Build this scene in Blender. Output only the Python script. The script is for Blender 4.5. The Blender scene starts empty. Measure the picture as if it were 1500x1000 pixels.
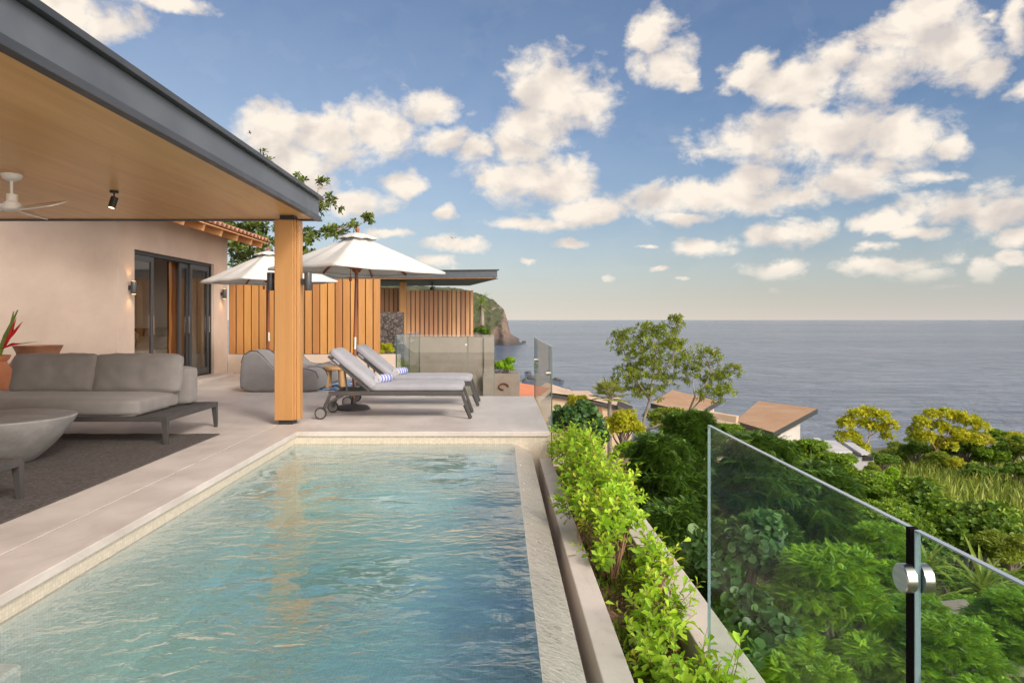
import bpy, bmesh, math, random
import numpy as np
from mathutils import Vector, Matrix, noise as mnoise
random.seed(7); RNG = np.random.default_rng(11)
R = math.radians
C = bpy.context.scene
COL = C.collection

# ------------------------------------------------------------------ camera
F = 1050.0; VX = 732.0; HY = 468.0; EYE = 1.28          # focal length in photo pixels, vanishing point, eye height over the deck
cam_d = bpy.data.cameras.new('camera'); cam = bpy.data.objects.new('camera', cam_d); COL.objects.link(cam)
cam.location = (0, 0, EYE); cam.rotation_euler = (R(90), 0, 0)
cam_d.sensor_width = 36; cam_d.lens = 36 * F / 1500
cam_d.shift_x = (750 - VX) / 1500; cam_d.shift_y = (HY - 500) / 1500
cam_d.clip_start = 0.05; cam_d.clip_end = 60000
C.camera = cam

# ------------------------------------------------------------------ world
SUN_DIR = Vector((0.48, -0.66, 0.58)).normalized()      # towards the sun: behind the camera, to the right
EXPOSURE = 0.62
C.view_settings.view_transform = 'Standard'; C.view_settings.look = 'None'
C.view_settings.exposure = EXPOSURE; C.view_settings.gamma = 1
W = bpy.data.worlds.new('World'); C.world = W; W.use_nodes = True

class NT:
    """small helper for node trees"""
    def __init__(s, tree): s.t = tree; s.n = tree.nodes; s.l = tree.links
    def new(s, typ, **kw):
        n = s.n.new(typ)
        for k, v in kw.items(): setattr(n, k, v)
        return n
    def put(s, sock, v):
        if isinstance(v, bpy.types.NodeSocket): s.l.new(v, sock)
        elif v is not None:
            if isinstance(v, (tuple, list)) and len(v) == 3 and sock.type == 'RGBA': v = (*v, 1)
            sock.default_value = v
    def math(s, op, a, b=None, c=None, clamp=False):
        n = s.new('ShaderNodeMath', operation=op, use_clamp=clamp)
        for i, v in enumerate((a, b, c)):
            if v is not None: s.put(n.inputs[i], v)
        return n.outputs[0]
    def vmath(s, op, a, b=None, c=None, out=0):
        n = s.new('ShaderNodeVectorMath', operation=op)
        for i, v in enumerate((a, b, c)):
            if v is not None: s.put(n.inputs[i], v)
        return n.outputs[out]
    def noise(s, vec, scale, detail=3, rough=.5, dist=0.0, out=0):
        n = s.new('ShaderNodeTexNoise'); s.put(n.inputs['Vector'], vec)
        n.inputs['Scale'].default_value = scale; n.inputs['Detail'].default_value = detail
        n.inputs['Roughness'].default_value = rough; n.inputs['Distortion'].default_value = dist
        return n.outputs[out]
    def ramp(s, fac, stops, interp='LINEAR'):
        n = s.new('ShaderNodeValToRGB'); n.color_ramp.interpolation = interp
        el = n.color_ramp.elements
        while len(el) < len(stops): el.new(0.5)
        for e, (p, c) in zip(el, stops):
            e.position = p; e.color = (*c, 1) if len(c) == 3 else c
        s.put(n.inputs[0], fac); return n.outputs[0]
    def mix(s, fac, a, b, mode='MIX'):
        n = s.new('ShaderNodeMix', data_type='RGBA', blend_type=mode)
        s.put(n.inputs[0], fac); s.put(n.inputs[6], a); s.put(n.inputs[7], b); return n.outputs[2]
    def maprange(s, v, a, b, c=0.0, d=1.0, interp='LINEAR'):
        n = s.new('ShaderNodeMapRange', interpolation_type=interp)
        s.put(n.inputs[0], v)
        for i, x in enumerate((a, b, c, d)): s.put(n.inputs[i + 1], x)
        return n.outputs[0]
    def comb(s, x, y, z):
        n = s.new('ShaderNodeCombineXYZ')
        for i, v in enumerate((x, y, z)): s.put(n.inputs[i], v)
        return n.outputs[0]
    def sep(s, v):
        n = s.new('ShaderNodeSeparateXYZ'); s.put(n.inputs[0], v); return n.outputs

def az_el(px, py):
    a = math.atan((px - VX) / F); return a, math.atan((HY - py) / F * math.cos(a))

CLOUDS = [  # centre and half sizes, in photograph pixels, turned into compass direction and height over the horizon
 (400,190,52,48),(470,205,85,45),(560,185,70,36),(625,158,42,26),(430,232,75,36),(650,212,45,20),(690,218,35,18),
 (582,270,32,17),(515,302,60,22),(455,275,50,30),
 (815,132,75,48),(780,182,65,36),(758,222,42,26),(790,262,88,32),(735,262,38,20),(852,152,42,36),
 (780,329,60,11),(862,312,66,18),(960,288,82,28),(1060,284,92,32),(1150,290,58,24),(1110,262,55,18),(1010,318,55,10),
 (1110,198,80,32),(1205,210,110,46),(1315,205,72,42),(1270,258,95,28),(1350,262,55,14),(1390,215,30,18),
 (955,50,32,32),(985,92,36,30),(1010,118,20,14),(1095,100,36,26),(1175,118,85,36),(1285,95,95,46),(1395,62,72,52),(1370,22,52,26),(1440,100,32,26),(1240,75,50,25),
 (1490,20,30,40),(1490,130,28,13),(1450,30,20,12),
 (1025,362,44,13),(1140,345,66,15),(1120,391,52,12),(1310,388,80,12),(1362,398,32,14),(1285,366,34,9),(1300,330,45,14),
 (1395,305,62,22),(1465,312,60,32),(1345,345,44,11),(1445,400,24,13),(1485,385,22,9),(1490,350,25,14),
 (652,312,15,9),(662,361,42,11),(570,345,38,7),(838,360,22,7),(962,397,13,5),(890,405,11,4),(995,412,9,3),(1378,420,22,5),(1135,419,9,3),(640,386,30,9),(775,383,14,4),(945,365,14,4),
 (95,15,95,42),(150,38,36,18),(255,5,60,12)]

def build_world():
    w = NT(W.node_tree); w.n.clear()
    out = w.new('ShaderNodeOutputWorld'); bg = w.new('ShaderNodeBackground')
    w.l.new(bg.outputs[0], out.inputs[0])
    sky = w.new('ShaderNodeTexSky', sky_type='NISHITA'); sky.sun_disc = False
    sky.sun_elevation = math.asin(SUN_DIR.z); sky.sun_rotation = math.atan2(SUN_DIR.x, SUN_DIR.y)
    sky.air_density = 1.25; sky.dust_density = 0.7; sky.ozone_density = 1.6; sky.altitude = 20
    tc = w.new('ShaderNodeTexCoord'); d = w.vmath('NORMALIZE', tc.outputs['Generated'])
    x, y, z = w.sep(d)
    az = w.math('ARCTAN2', x, y); el = w.math('ARCSINE', z)
    # ragged edges: the direction is shifted by noise
    p = w.comb(az, w.math('MULTIPLY', el, 1.35), 0.0)
    wob = w.noise(p, 7.0, 4, .55, out=1)
    wob2 = w.vmath('MULTIPLY', w.vmath('SUBTRACT', wob, (.5, .5, .5)), (.06, .04, 0))
    wob3 = w.vmath('MULTIPLY', w.vmath('SUBTRACT', w.noise(p, 32.0, 4, .6, out=1), (.5, .5, .5)), (.030, .016, 0)); wob2 = w.vmath('ADD', wob2, wob3)
    q = w.vmath('ADD', w.comb(az, el, 0.0), wob2)
    cur = None; cur2 = None
    for px, py, rx, ry in CLOUDS:
        a, e = az_el(px, py); ca = math.cos(a)
        ra = rx * 1.30 / F * ca * ca; re = ry * 1.30 / F * ca
        n = w.vmath('MULTIPLY_ADD', q, (1 / ra, 1 / re, 0), (-a / ra, -e / re, 0))
        dd = w.vmath('DOT_PRODUCT', n, n, out=1)
        cur = dd if cur is None else w.math('MINIMUM', cur, dd)
        m_ = w.vmath('ADD', n, (-.014 / ra, .024 / re, 0)); dd2 = w.vmath('DOT_PRODUCT', m_, m_, out=1)
        cur2 = dd2 if cur2 is None else w.math('MINIMUM', cur2, dd2)
    blob = w.math('SUBTRACT', 1.0, w.math('SQRT', cur))
    fine = w.noise(p, 14.0, 7, .58, .35)
    fine_b = w.noise(p, 52.0, 5, .6)
    dens = w.math('ADD', blob, w.math('ADD', w.math('MULTIPLY', w.math('SUBTRACT', fine, .5), 2.2), w.math('MULTIPLY', w.math('SUBTRACT', fine_b, .5), .6)))
    above = w.math('SUBTRACT', 1.0, w.math('SQRT', cur2))                # cloud that lies between this point and the light
    # scattered cumulus elsewhere round the sky
    other = w.noise(w.comb(w.math('MULTIPLY', az, 1.0), w.math('MULTIPLY', el, 2.0), 3.0), 3.2, 7, .58)
    outside = w.math('MAXIMUM', w.maprange(w.math('ABSOLUTE', az), .66, .76), w.maprange(el, .47, .55))
    dens2 = w.math('MULTIPLY', w.math('SUBTRACT', other, .50), 3.6)
    dens2 = w.math('MULTIPLY', dens2, outside)
    dens = w.math('MAXIMUM', dens, dens2)
    alpha = w.math('MAXIMUM', w.maprange(dens, -.12, 0.66, 0, 1, 'SMOOTHSTEP'), w.math('MULTIPLY', w.maprange(dens, -.12, .20, 0, .26, 'SMOOTHSTEP'), w.maprange(fine, .42, .60)))
    alpha = w.math('MULTIPLY', alpha, w.maprange(el, .03, .07))
    # thin veil of cirrus
    veil = w.noise(w.comb(w.math('MULTIPLY', az, 1.0), w.math('MULTIPLY', el, 2.6), 9.0), 5.0, 6, .6)
    veil = w.math('MULTIPLY', w.maprange(veil, .62, .92, 0, .12), w.maprange(el, .1, .2))
    # the cloud's own light and dark: bright shoulders, grey-mauve bellies
    # relief: compare the same density noise a little towards the sun side (up-left)
    p2 = w.vmath('ADD', p, (-.020, .030, 0))
    rel = w.math('SUBTRACT', w.noise(p, 11.0, 4, .5, .3), w.noise(p2, 11.0, 4, .5, .3))
    tone = w.math('ADD', .62, w.math('SUBTRACT', w.math('MULTIPLY', rel, 2.0), w.math('MULTIPLY', w.math('MINIMUM', w.math('MAXIMUM', above, -.3), .55), .26)))
    ccol = w.ramp(tone, [(.12, (.44, .40, .38)), (.38, (.53, .475, .425)), (.68, (.66, .595, .515))])
    # sky: Nishita plus the warm sea haze that lies along the horizon
    skyc = w.mix(1.0, sky.outputs[0], (.62, .86, 1.16), 'MULTIPLY')
    skyc = w.vmath('SCALE', skyc, None); w.n[-1].inputs[3].default_value = SKY_K
    hz = w.math('POWER', 2.718, w.math('MULTIPLY', w.math('MAXIMUM', el, 0.0), -13.0))
    left = w.maprange(az, -.55, .75, 1.0, .72)
    skyc = w.mix(w.math('MULTIPLY', hz, .80), skyc, w.mix(w.maprange(az, -.6, .7), (.66, .54, .41), (.49, .445, .42)))
    skyc = w.mix(w.math('MULTIPLY', w.maprange(az, -.62, .35, .40, 0.0), w.maprange(el, .5, .15)), skyc, (.50, .56, .60))
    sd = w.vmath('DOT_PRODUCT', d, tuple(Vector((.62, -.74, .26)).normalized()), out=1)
    fill_glow = w.math('POWER', w.math('MAXIMUM', sd, 0.0), 2.6)
    skyc = w.mix(fill_glow, skyc, (3.7, 3.15, 2.6))            # glow added to the unseen sky behind the camera, fills the terrace
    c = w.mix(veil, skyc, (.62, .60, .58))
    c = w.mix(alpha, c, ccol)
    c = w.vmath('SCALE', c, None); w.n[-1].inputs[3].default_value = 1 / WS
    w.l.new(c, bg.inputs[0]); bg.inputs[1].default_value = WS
    W.cycles.sampling_method = 'MANUAL'; W.cycles.sample_map_resolution = 512
WS = 0.1; SKY_K = 0.055
build_world()

sun_d = bpy.data.lights.new('sun', 'SUN'); sun_d.energy = 1.6; sun_d.angle = R(15); sun_d.color = (1.0, .92, .81)
sun = bpy.data.objects.new('sun', sun_d); COL.objects.link(sun)
sun.rotation_euler = SUN_DIR.to_track_quat('Z', 'Y').to_euler(); sun.location = (30, -20, 30)
C.cycles.max_bounces = 10; C.cycles.diffuse_bounces = 4; C.cycles.transparent_max_bounces = 24
C.cycles.sample_clamp_indirect = 6

# ------------------------------------------------------------------ helpers
def P(px, py, Y): return Vector(((px - VX) * Y / F, Y, EYE + (HY - py) * Y / F))

class MB:
    def __init__(s): s.v = []; s.f = []
    def add(s, vs, fs):
        b = len(s.v); s.v += [tuple(v) for v in vs]; s.f += [tuple(b + i for i in f) for f in fs]; return s
    def box(s, x0, x1, y0, y1, z0, z1, rot=0, piv=None):
        vs = [(x, y, z) for z in (z0, z1) for y in (y0, y1) for x in (x0, x1)]
        if rot:
            px, py = piv if piv else ((x0 + x1) / 2, (y0 + y1) / 2); c, n = math.cos(rot), math.sin(rot)
            vs = [(px + (x - px) * c - (y - py) * n, py + (x - px) * n + (y - py) * c, z) for x, y, z in vs]
        return s.add(vs, [(0, 2, 3, 1), (4, 5, 7, 6), (0, 1, 5, 4), (2, 6, 7, 3), (0, 4, 6, 2), (1, 3, 7, 5)])
    def prism(s, poly, z0, z1):
        n = len(poly)
        zz = (lambda z, i: z[i] if isinstance(z, (list, tuple)) else z)
        vs = [(x, y, zz(z0, i)) for i, (x, y) in enumerate(poly)] + [(x, y, zz(z1, i)) for i, (x, y) in enumerate(poly)]
        return s.add(vs, [tuple(range(n))[::-1], tuple(range(n, 2 * n))] + [(i, (i + 1) % n, n + (i + 1) % n, n + i) for i in range(n)])
    def bar(s, a, b, w, h, up=(0, 0, 1)):
        a = Vector(a); b = Vector(b); d = (b - a).normalized(); u = Vector(up)
        sx = d.cross(u)
        if sx.length < 1e-4: sx = d.cross(Vector((0, 1, 0)))
        sx.normalize(); uy = sx.cross(d)
        vs = []
        for p in (a, b):
            for i, j in ((-1, -1), (1, -1), (1, 1), (-1, 1)): vs.append(p + sx * (w / 2 * i) + uy * (h / 2 * j))
        return s.add(vs, [(3, 2, 1, 0), (4, 5, 6, 7), (0, 1, 5, 4), (1, 2, 6, 5), (2, 3, 7, 6), (3, 0, 4, 7)])
    def tube(s, pts, rad, seg=8):
        pts = [Vector(p) for p in pts]; n = len(pts)
        if not isinstance(rad, (list, tuple)): rad = [rad] * n
        b = len(s.v); prev = None
        for i, p in enumerate(pts):
            d = (pts[min(i + 1, n - 1)] - pts[max(i - 1, 0)]).normalized()
            if prev is None:
                prev = d.orthogonal().normalized()
            u = (prev - d * prev.dot(d)).normalized(); prev = u; w = d.cross(u)
            for k in range(seg):
                a = 2 * math.pi * k / seg
                s.v.append(tuple(p + (u * math.cos(a) + w * math.sin(a)) * rad[i]))
        for i in range(n - 1):
            for k in range(seg):
                s.f.append((b + i * seg + k, b + i * seg + (k + 1) % seg, b + (i + 1) * seg + (k + 1) % seg, b + (i + 1) * seg + k))
        s.f.append(tuple(b + k for k in range(seg))[::-1]); s.f.append(tuple(b + (n - 1) * seg + k for k in range(seg)))
        return s
    def lathe(s, prof, c=(0, 0, 0), seg=32):
        b = len(s.v); n = len(prof)
        for r, z in prof:
            for k in range(seg):
                a = 2 * math.pi * k / seg; s.v.append((c[0] + r * math.cos(a), c[1] + r * math.sin(a), c[2] + z))
        for i in range(n - 1):
            for k in range(seg):
                s.f.append((b + i * seg + k, b + i * seg + (k + 1) % seg, b + (i + 1) * seg + (k + 1) % seg, b + (i + 1) * seg + k))
        s.f.append(tuple(b + k for k in range(seg))[::-1]); s.f.append(tuple(b + (n - 1) * seg + k for k in range(seg)))
        return s
    def cyl(s, a, b, r, seg=20): return s.tube([a, b], r, seg)
    def grid(s, fn, nu, nv):
        b = len(s.v)
        for j in range(nv + 1):
            for i in range(nu + 1): s.v.append(tuple(fn(i / nu, j / nv)))
        for j in range(nv):
            for i in range(nu):
                a = b + j * (nu + 1) + i; s.f.append((a, a + 1, a + nu + 2, a + nu + 1))
        return s
    def cushion(s, w, d, h, r=.04, puff=.02, M=None, n=10, wr=.004, seed=0):
        """a rounded, slightly plump box centred on the origin; M places it"""
        bm = bmesh.new(); bmesh.ops.create_cube(bm, size=2)
        bmesh.ops.subdivide_edges(bm, edges=bm.edges[:], cuts=n, use_grid_fill=True)
        H = Vector((w / 2, d / 2, h / 2)); r = min(r, min(H) * .98)
        vs = []
        for v in bm.verts:
            p = Vector((v.co.x * H.x, v.co.y * H.y, v.co.z * H.z))
            q = Vector([max(-(H[i] - r), min(H[i] - r, p[i])) for i in range(3)])
            e = p - q
            if e.length > 1e-7: p = q + e.normalized() * r
            pf = puff * (1 - v.co.x ** 4) * (1 - v.co.y ** 4)
            p.z += pf * (1 if v.co.z > 0 else -1) * abs(v.co.z)
            ps = puff * .6 * (1 - v.co.z ** 2)
            p.x += ps * v.co.x * (1 - v.co.y ** 4); p.y += ps * v.co.y * (1 - v.co.x ** 4)
            if wr: p += Vector(mnoise.noise_vector(p * 9 + Vector((seed, seed * 2, 0)))) * wr
            vs.append(M @ p if M else p)
        bm.verts.index_update()
        s.add(vs, [[v.index for v in f.verts] for f in bm.faces]); bm.free(); return s
    def build(s, name, mat, parent=None, smooth=False, bevel=0, seg=2):
        off = parent.matrix_basis.translation if parent else Vector()
        p = parent
        while p is not None and p.parent is not None: p = p.parent; off = off + p.matrix_basis.translation
        me = bpy.data.meshes.new(name)
        me.from_pydata([(v[0] - off.x, v[1] - off.y, v[2] - off.z) for v in s.v], [], s.f); me.update()
        bm = bmesh.new(); bm.from_mesh(me); bmesh.ops.recalc_face_normals(bm, faces=bm.faces[:]); bm.to_mesh(me); bm.free()
        me.materials.append(mat)
        o = bpy.data.objects.new(name, me); COL.objects.link(o)
        if parent: o.parent = parent
        if smooth:
            me.polygons.foreach_set('use_smooth', [True] * len(me.polygons))
            if smooth != 'all': me.set_sharp_from_angle(angle=R(40))
        if bevel:
            m = o.modifiers.new('bevel', 'BEVEL'); m.width = bevel; m.segments = seg; m.limit_method = 'ANGLE'; m.angle_limit = R(35)
        return o

def tag(o, label=None, cat=None, group=None, kind=None):
    if label: o['label'] = label
    if cat: o['category'] = cat
    if group: o['group'] = group
    if kind: o['kind'] = kind
    return o
def thing(name, label, cat, loc=(0, 0, 0), group=None):
    o = bpy.data.objects.new(name, None); COL.objects.link(o); o.location = loc; o.empty_display_size = .1
    return tag(o, label, cat, group)
def structure(o): return tag(o, kind='structure')
def dup(root, loc=None, rz=None, scale=None, label=None, group=None):
    c = root.copy(); COL.objects.link(c)
    if loc is not None: c.location = loc
    if rz is not None: c.rotation_euler = (0, 0, rz)
    if scale is not None: c.scale = (scale,) * 3 if not isinstance(scale, (tuple, list)) else scale
    if label: c['label'] = label
    if group: c['group'] = group
    def rec(src, dst):
        for ch in list(src.children):
            k = ch.copy(); COL.objects.link(k); k.parent = dst; rec(ch, k)
    rec(root, c); return c

# ------------------------------------------------------------------ materials
def new_mat(name):
    m = bpy.data.materials.new(name); m.use_nodes = True; t = NT(m.node_tree); t.n.clear()
    out = t.new('ShaderNodeOutputMaterial'); return m, t, out
def pmat(name, c1, c2=None, scale=3.0, rough=.6, bump=0.0, bscale=40.0, stretch=(1, 1, 1), metal=0.0, detail=4, lo=.35, hi=.65,
         spec=.5, c3=None, scale3=.6, m3=.5, sheen=0.0, rvar=.0, bdist=.01):
    m, t, out = new_mat(name); b = t.new('ShaderNodeBsdfPrincipled'); t.l.new(b.outputs[0], out.inputs[0])
    tc = t.new('ShaderNodeTexCoord'); v = t.vmath('MULTIPLY', tc.outputs['Object'], stretch)
    col = (*c1, 1)
    if c2:
        f = t.maprange(t.noise(v, scale, detail, .6), lo, hi); col = t.mix(f, c1, c2)
    if c3:
        f3 = t.maprange(t.noise(tc.outputs['Object'], scale3, 5, .65), .45, .7, 0, m3); col = t.mix(f3, col, c3)
    t.put(b.inputs['Base Color'], col)
    if rvar: t.put(b.inputs['Roughness'], t.maprange(t.noise(v, scale * 2, 4), .3, .7, rough - rvar, rough + rvar))
    else: b.inputs['Roughness'].default_value = rough
    b.inputs['Metallic'].default_value = metal; b.inputs['Specular IOR Level'].default_value = spec
    if sheen: b.inputs['Sheen Weight'].default_value = sheen
    if bump:
        bn = t.new('ShaderNodeBump'); bn.inputs['Strength'].default_value = bump; bn.inputs['Distance'].default_value = bdist
        t.put(bn.inputs['Height'], t.noise(v, bscale, 4, .6)); t.l.new(bn.outputs[0], b.inputs['Normal'])
    return m

def wood(name, c1, c2, axis='z', rough=.45, board=0.0, grain=9.0):
    """timber with long grain; board > 0 gives every plank of that pitch along x its own tone"""
    m, t, out = new_mat(name); b = t.new('ShaderNodeBsdfPrincipled'); t.l.new(b.outputs[0], out.inputs[0])
    tc = t.new('ShaderNodeTexCoord'); st = {'x': (.08, 1, 1), 'y': (1, .08, 1), 'z': (1, 1, .08)}[axis]
    v = t.vmath('MULTIPLY', tc.outputs['Object'], st)
    g = t.noise(v, grain, 6, .65, 1.2); big = t.noise(v, grain * .3, 3, .5, .5)
    f = t.math('ADD', t.math('MULTIPLY', g, .6), t.math('MULTIPLY', big, .4))
    col = t.mix(t.maprange(f, .36, .64), c1, c2)
    if board:
        x = t.sep(tc.outputs['Object'])[0]; k = t.math('FLOOR', t.math('DIVIDE', x, board))
        wn = t.new('ShaderNodeTexWhiteNoise', noise_dimensions='1D'); t.put(wn.inputs['W'], k)
        hs = t.new('ShaderNodeHueSaturation'); t.put(hs.inputs['Color'], col)
        t.put(hs.inputs['Value'], t.maprange(wn.outputs[0], 0, 1, .78, 1.16))
        t.put(hs.inputs['Hue'], t.maprange(wn.outputs[0], 0, 1, .492, .506)); col = hs.outputs[0]
    t.put(b.inputs['Base Color'], col); b.inputs['Roughness'].default_value = rough
    bn = t.new('ShaderNodeBump'); bn.inputs['Strength'].default_value = .15; bn.inputs['Distance'].default_value = .004
    t.put(bn.inputs['Height'], g); t.l.new(bn.outputs[0], b.inputs['Normal'])
    return m

def leafmat(name, dark, mid, light, trans=.35, rough=.45, rare=None):
    m, t, out = new_mat(name); b = t.new('ShaderNodeBsdfPrincipled')
    at = t.new('ShaderNodeAttribute', attribute_name='rnd'); f = at.outputs['Fac']
    stops = [(0, dark), (.5, mid), (.93, light)]
    if rare: stops.append((.985, rare))
    col = t.ramp(f, stops)
    tc = t.new('ShaderNodeTexCoord')
    cl = t.maprange(t.noise(tc.outputs['Object'], 1.6, 3), .35, .65, .82, 1.15)
    hs = t.new('ShaderNodeHueSaturation'); t.put(hs.inputs['Color'], col); t.put(hs.inputs['Value'], cl); col = hs.outputs[0]
    t.put(b.inputs['Base Color'], col); b.inputs['Roughness'].default_value = rough; b.inputs['Specular IOR Level'].default_value = .35
    tr = t.new('ShaderNodeBsdfTranslucent'); t.put(tr.inputs[0], t.mix(.5, col, (light[0] * 1.3, light[1] * 1.2, light[2] * .6)))
    mx = t.new('ShaderNodeMixShader'); mx.inputs[0].default_value = trans
    t.l.new(b.outputs[0], mx.inputs[1]); t.l.new(tr.outputs[0], mx.inputs[2]); t.l.new(mx.outputs[0], out.inputs[0])
    return m

def schlick(t, f0, scale=1.0, normal=None, power=5.0):
    lw = t.new('ShaderNodeLayerWeight'); lw.inputs['Blend'].default_value = .5
    if normal is not None: t.l.new(normal, lw.inputs['Normal'])
    return t.math('ADD', f0, t.math('MULTIPLY', t.math('POWER', lw.outputs['Facing'], power), (1 - f0) * scale), clamp=True)

def glassmat(name, tint=(.80, .93, .90), f0=.045, rough=0.01, k=.8):
    m, t, out = new_mat(name)
    tr = t.new('ShaderNodeBsdfTransparent'); tr.inputs[0].default_value = (*tint, 1)
    gl = t.new('ShaderNodeBsdfGlossy'); gl.inputs['Roughness'].default_value = rough
    mx = t.new('ShaderNodeMixShader'); t.l.new(schlick(t, f0, k), mx.inputs[0])
    t.l.new(tr.outputs[0], mx.inputs[1]); t.l.new(gl.outputs[0], mx.inputs[2]); t.l.new(mx.outputs[0], out.inputs[0])
    return m

def emit(name, col, k):
    m, t, out = new_mat(name); e = t.new('ShaderNodeEmission'); e.inputs[0].default_value = (*col, 1); e.inputs[1].default_value = k
    t.l.new(e.outputs[0], out.inputs[0]); return m

M = {}
M['deck'] = pmat('polished_concrete', (.47, .43, .405), (.575, .53, .505), 1.3, .5, .08, 60, c3=(.40, .36, .335), scale3=.8, m3=.6, rvar=.10)
M['coping'] = pmat('concrete_coping', (.50, .46, .43), (.59, .55, .52), 1.6, .5, .10, 50, c3=(.42, .37, .33), scale3=.8, m3=.5)
def weather(m, amount=.16):
    """fine specks and long faint water marks over a plain surface"""
    t = NT(m.node_tree); b = next(n for n in t.n if n.type == 'BSDF_PRINCIPLED'); src = b.inputs['Base Color'].links[0].from_socket
    tc = t.new('ShaderNodeTexCoord'); o = tc.outputs['Object']
    sp = t.maprange(t.noise(o, 34, 3, .6), .66, .74, 0, .35); wm = t.maprange(t.noise(t.vmath('MULTIPLY', o, (1, .35, .5)), 2.6, 7, .7, 1.5), .50, .60, 0, 1)
    c = t.mix(t.math('MULTIPLY', wm, amount), src, (.22, .19, .165)); c = t.mix(sp, c, (.20, .17, .15)); t.put(b.inputs['Base Color'], c)
weather(M['deck'], .14); weather(M['coping'], .16)
M['wall_stucco'] = pmat('beige_stucco', (.46, .37, .315), (.52, .425, .365), 1.2, .85, .12, 35, c3=(.34, .27, .225), scale3=.35, m3=.5)
weather(M['wall_stucco'], .04)
M['low_stucco'] = pmat('low_wall_stucco', (.46, .375, .315), (.52, .43, .365), 1.6, .85, .12, 40)
M['grey_concrete'] = pmat('grey_concrete', (.20, .165, .14), (.26, .22, .19), 1.4, .85, .12, 30, c3=(.22, .20, .18), scale3=1.8, m3=.45)
M['pool_stone'] = pmat('pool_rim_stone', (.56, .495, .44), (.63, .565, .51), 2.2, .42, .10, 60, c3=(.40, .34, .29), scale3=1.0, m3=.5)
M['planter'] = pmat('planter_concrete', (.50, .445, .40), (.57, .515, .465), 2.0, .75, .14, 60, c3=(.40, .35, .31), scale3=1.5, m3=.4)
M['steel'] = pmat('grey_steel', (.075, .088, .11), (.105, .12, .145), 2.0, .42, .03, 20, spec=.5, rvar=.08)
M['steel_trim'] = pmat('dark_grey_steel_trim', (.035, .040, .050), (.055, .06, .072), 2.5, .42, .03, 20, rvar=.08)
M['steel_dark'] = pmat('dark_steel', (.045, .05, .058), None, 2, .4)
M['black'] = pmat('black_metal', (.018, .018, .02), None, 2, .4)
M['furniture'] = pmat('charcoal_aluminium', (.040, .038, .039), (.052, .049, .05), 6, .45)
M['white_metal'] = pmat('white_enamel', (.80, .80, .80), None, 2, .3)
M['chrome'] = pmat('brushed_steel', (.62, .60, .58), (.50, .49, .48), 8, .28, metal=1.0, stretch=(1, 1, 12))
M['soffit'] = wood('soffit_plywood', (.66, .345, .12), (.84, .50, .21), 'y', .38, grain=5)
M['post'] = wood('post_timber', (.36, .18, .062), (.45, .24, .09), 'z', .45, grain=7)
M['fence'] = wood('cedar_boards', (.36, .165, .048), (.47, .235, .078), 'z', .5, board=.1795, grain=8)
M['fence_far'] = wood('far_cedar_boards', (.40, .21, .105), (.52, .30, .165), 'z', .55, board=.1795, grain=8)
M['dark_wood'] = wood('dark_slab', (.10, .035, .012), (.17, .065, .02), 'z', .35)
M['slab_wood'] = wood('live_edge_slab', (.20, .08, .02), (.29, .125, .035), 'z', .35)
M['pole_wood'] = wood('mahogany_pole', (.20, .055, .022), (.27, .08, .035), 'z', .4)
M['rafter'] = wood('rafter_timber', (.46, .22, .085), (.58, .30, .13), 'x', .55)
M['stool'] = wood('teak_stool', (.30, .165, .07), (.44, .26, .12), 'z', .55)
M['sofa'] = pmat('taupe_outdoor_fabric', (.158, .151, .153), (.185, .177, .178), 5, .9, .35, 420, sheen=.15, bdist=.002)
M['pad'] = pmat('light_grey_fabric', (.245, .25, .29), (.28, .288, .33), 5, .9, .3, 420, sheen=.15, bdist=.002)
M['beanbag'] = pmat('grey_beanbag_fabric', (.155, .152, .160), (.185, .18, .188), 5, .9, .35, 300, sheen=.15, bdist=.002)
M['piping'] = pmat('dark_piping', (.03, .03, .035), None, 2, .8)
M['canvas'] = pmat('cream_canvas', (.54, .53, .51), (.60, .59, .57), 3, .85, .15, 250, bdist=.003)
M['rug'] = pmat('charcoal_rug', (.045, .038, .037), (.11, .096, .093), 38, .95, .8, 160, c3=(.06, .05, .05), scale3=1.5, m3=.5)
M['clay'] = pmat('terracotta', (.50, .185, .08), (.56, .225, .105), 4, .65, .1, 30)
M['clay_dark'] = pmat('brown_clay', (.22, .095, .05), (.30, .14, .08), 4, .55, .1, 30)
M['cement_bowl'] = pmat('cast_cement', (.20, .20, .205), (.30, .30, .305), 3, .6, .2, 30, c3=(.13, .125, .125), scale3=2.5, m3=.6)
M['soil'] = pmat('dry_soil', (.17, .10, .055), (.26, .165, .095), 12, .95, .9, 40, bdist=.03)
M['bark'] = pmat('grey_bark', (.20, .165, .14), (.32, .28, .25), 9, .9, .5, 20, stretch=(1, 1, .3))
M['bark_pink'] = pmat('sunlit_pink_bark', (.42, .26, .16), (.55, .36, .24), 9, .85, .4, 20)  # warm tint of the sunlight is put into the bark colour
M['twig'] = pmat('brown_twigs', (.16, .085, .045), (.24, .14, .075), 9, .9)
M['rock'] = pmat('shore_rock', (.045, .042, .042), (.10, .095, .09), 1.5, .8, .7, 4)
M['linen'] = pmat('beige_linen', (.42, .36, .30), (.47, .41, .35), 4, .9, .2, 60)
M['plaster_in'] = pmat('room_plaster', (.66, .58, .53), None, 2, .9)
M['stone_tan'] = pmat('tan_wall', (.50, .37, .26), (.58, .44, .32), .8, .9, .1, 6)
M['hut_wall'] = pmat('weathered_white', (.36, .36, .37), (.44, .44, .45), .8, .8)
M['white_wall'] = pmat('pale_wall', (.52, .50, .48), (.58, .56, .54), .8, .85)
weather(M['planter'], .2); weather(M['grey_concrete'], .35)
M['glass'] = glassmat('railing_glass', (.94, .972, .962), .04, k=.5)
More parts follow.
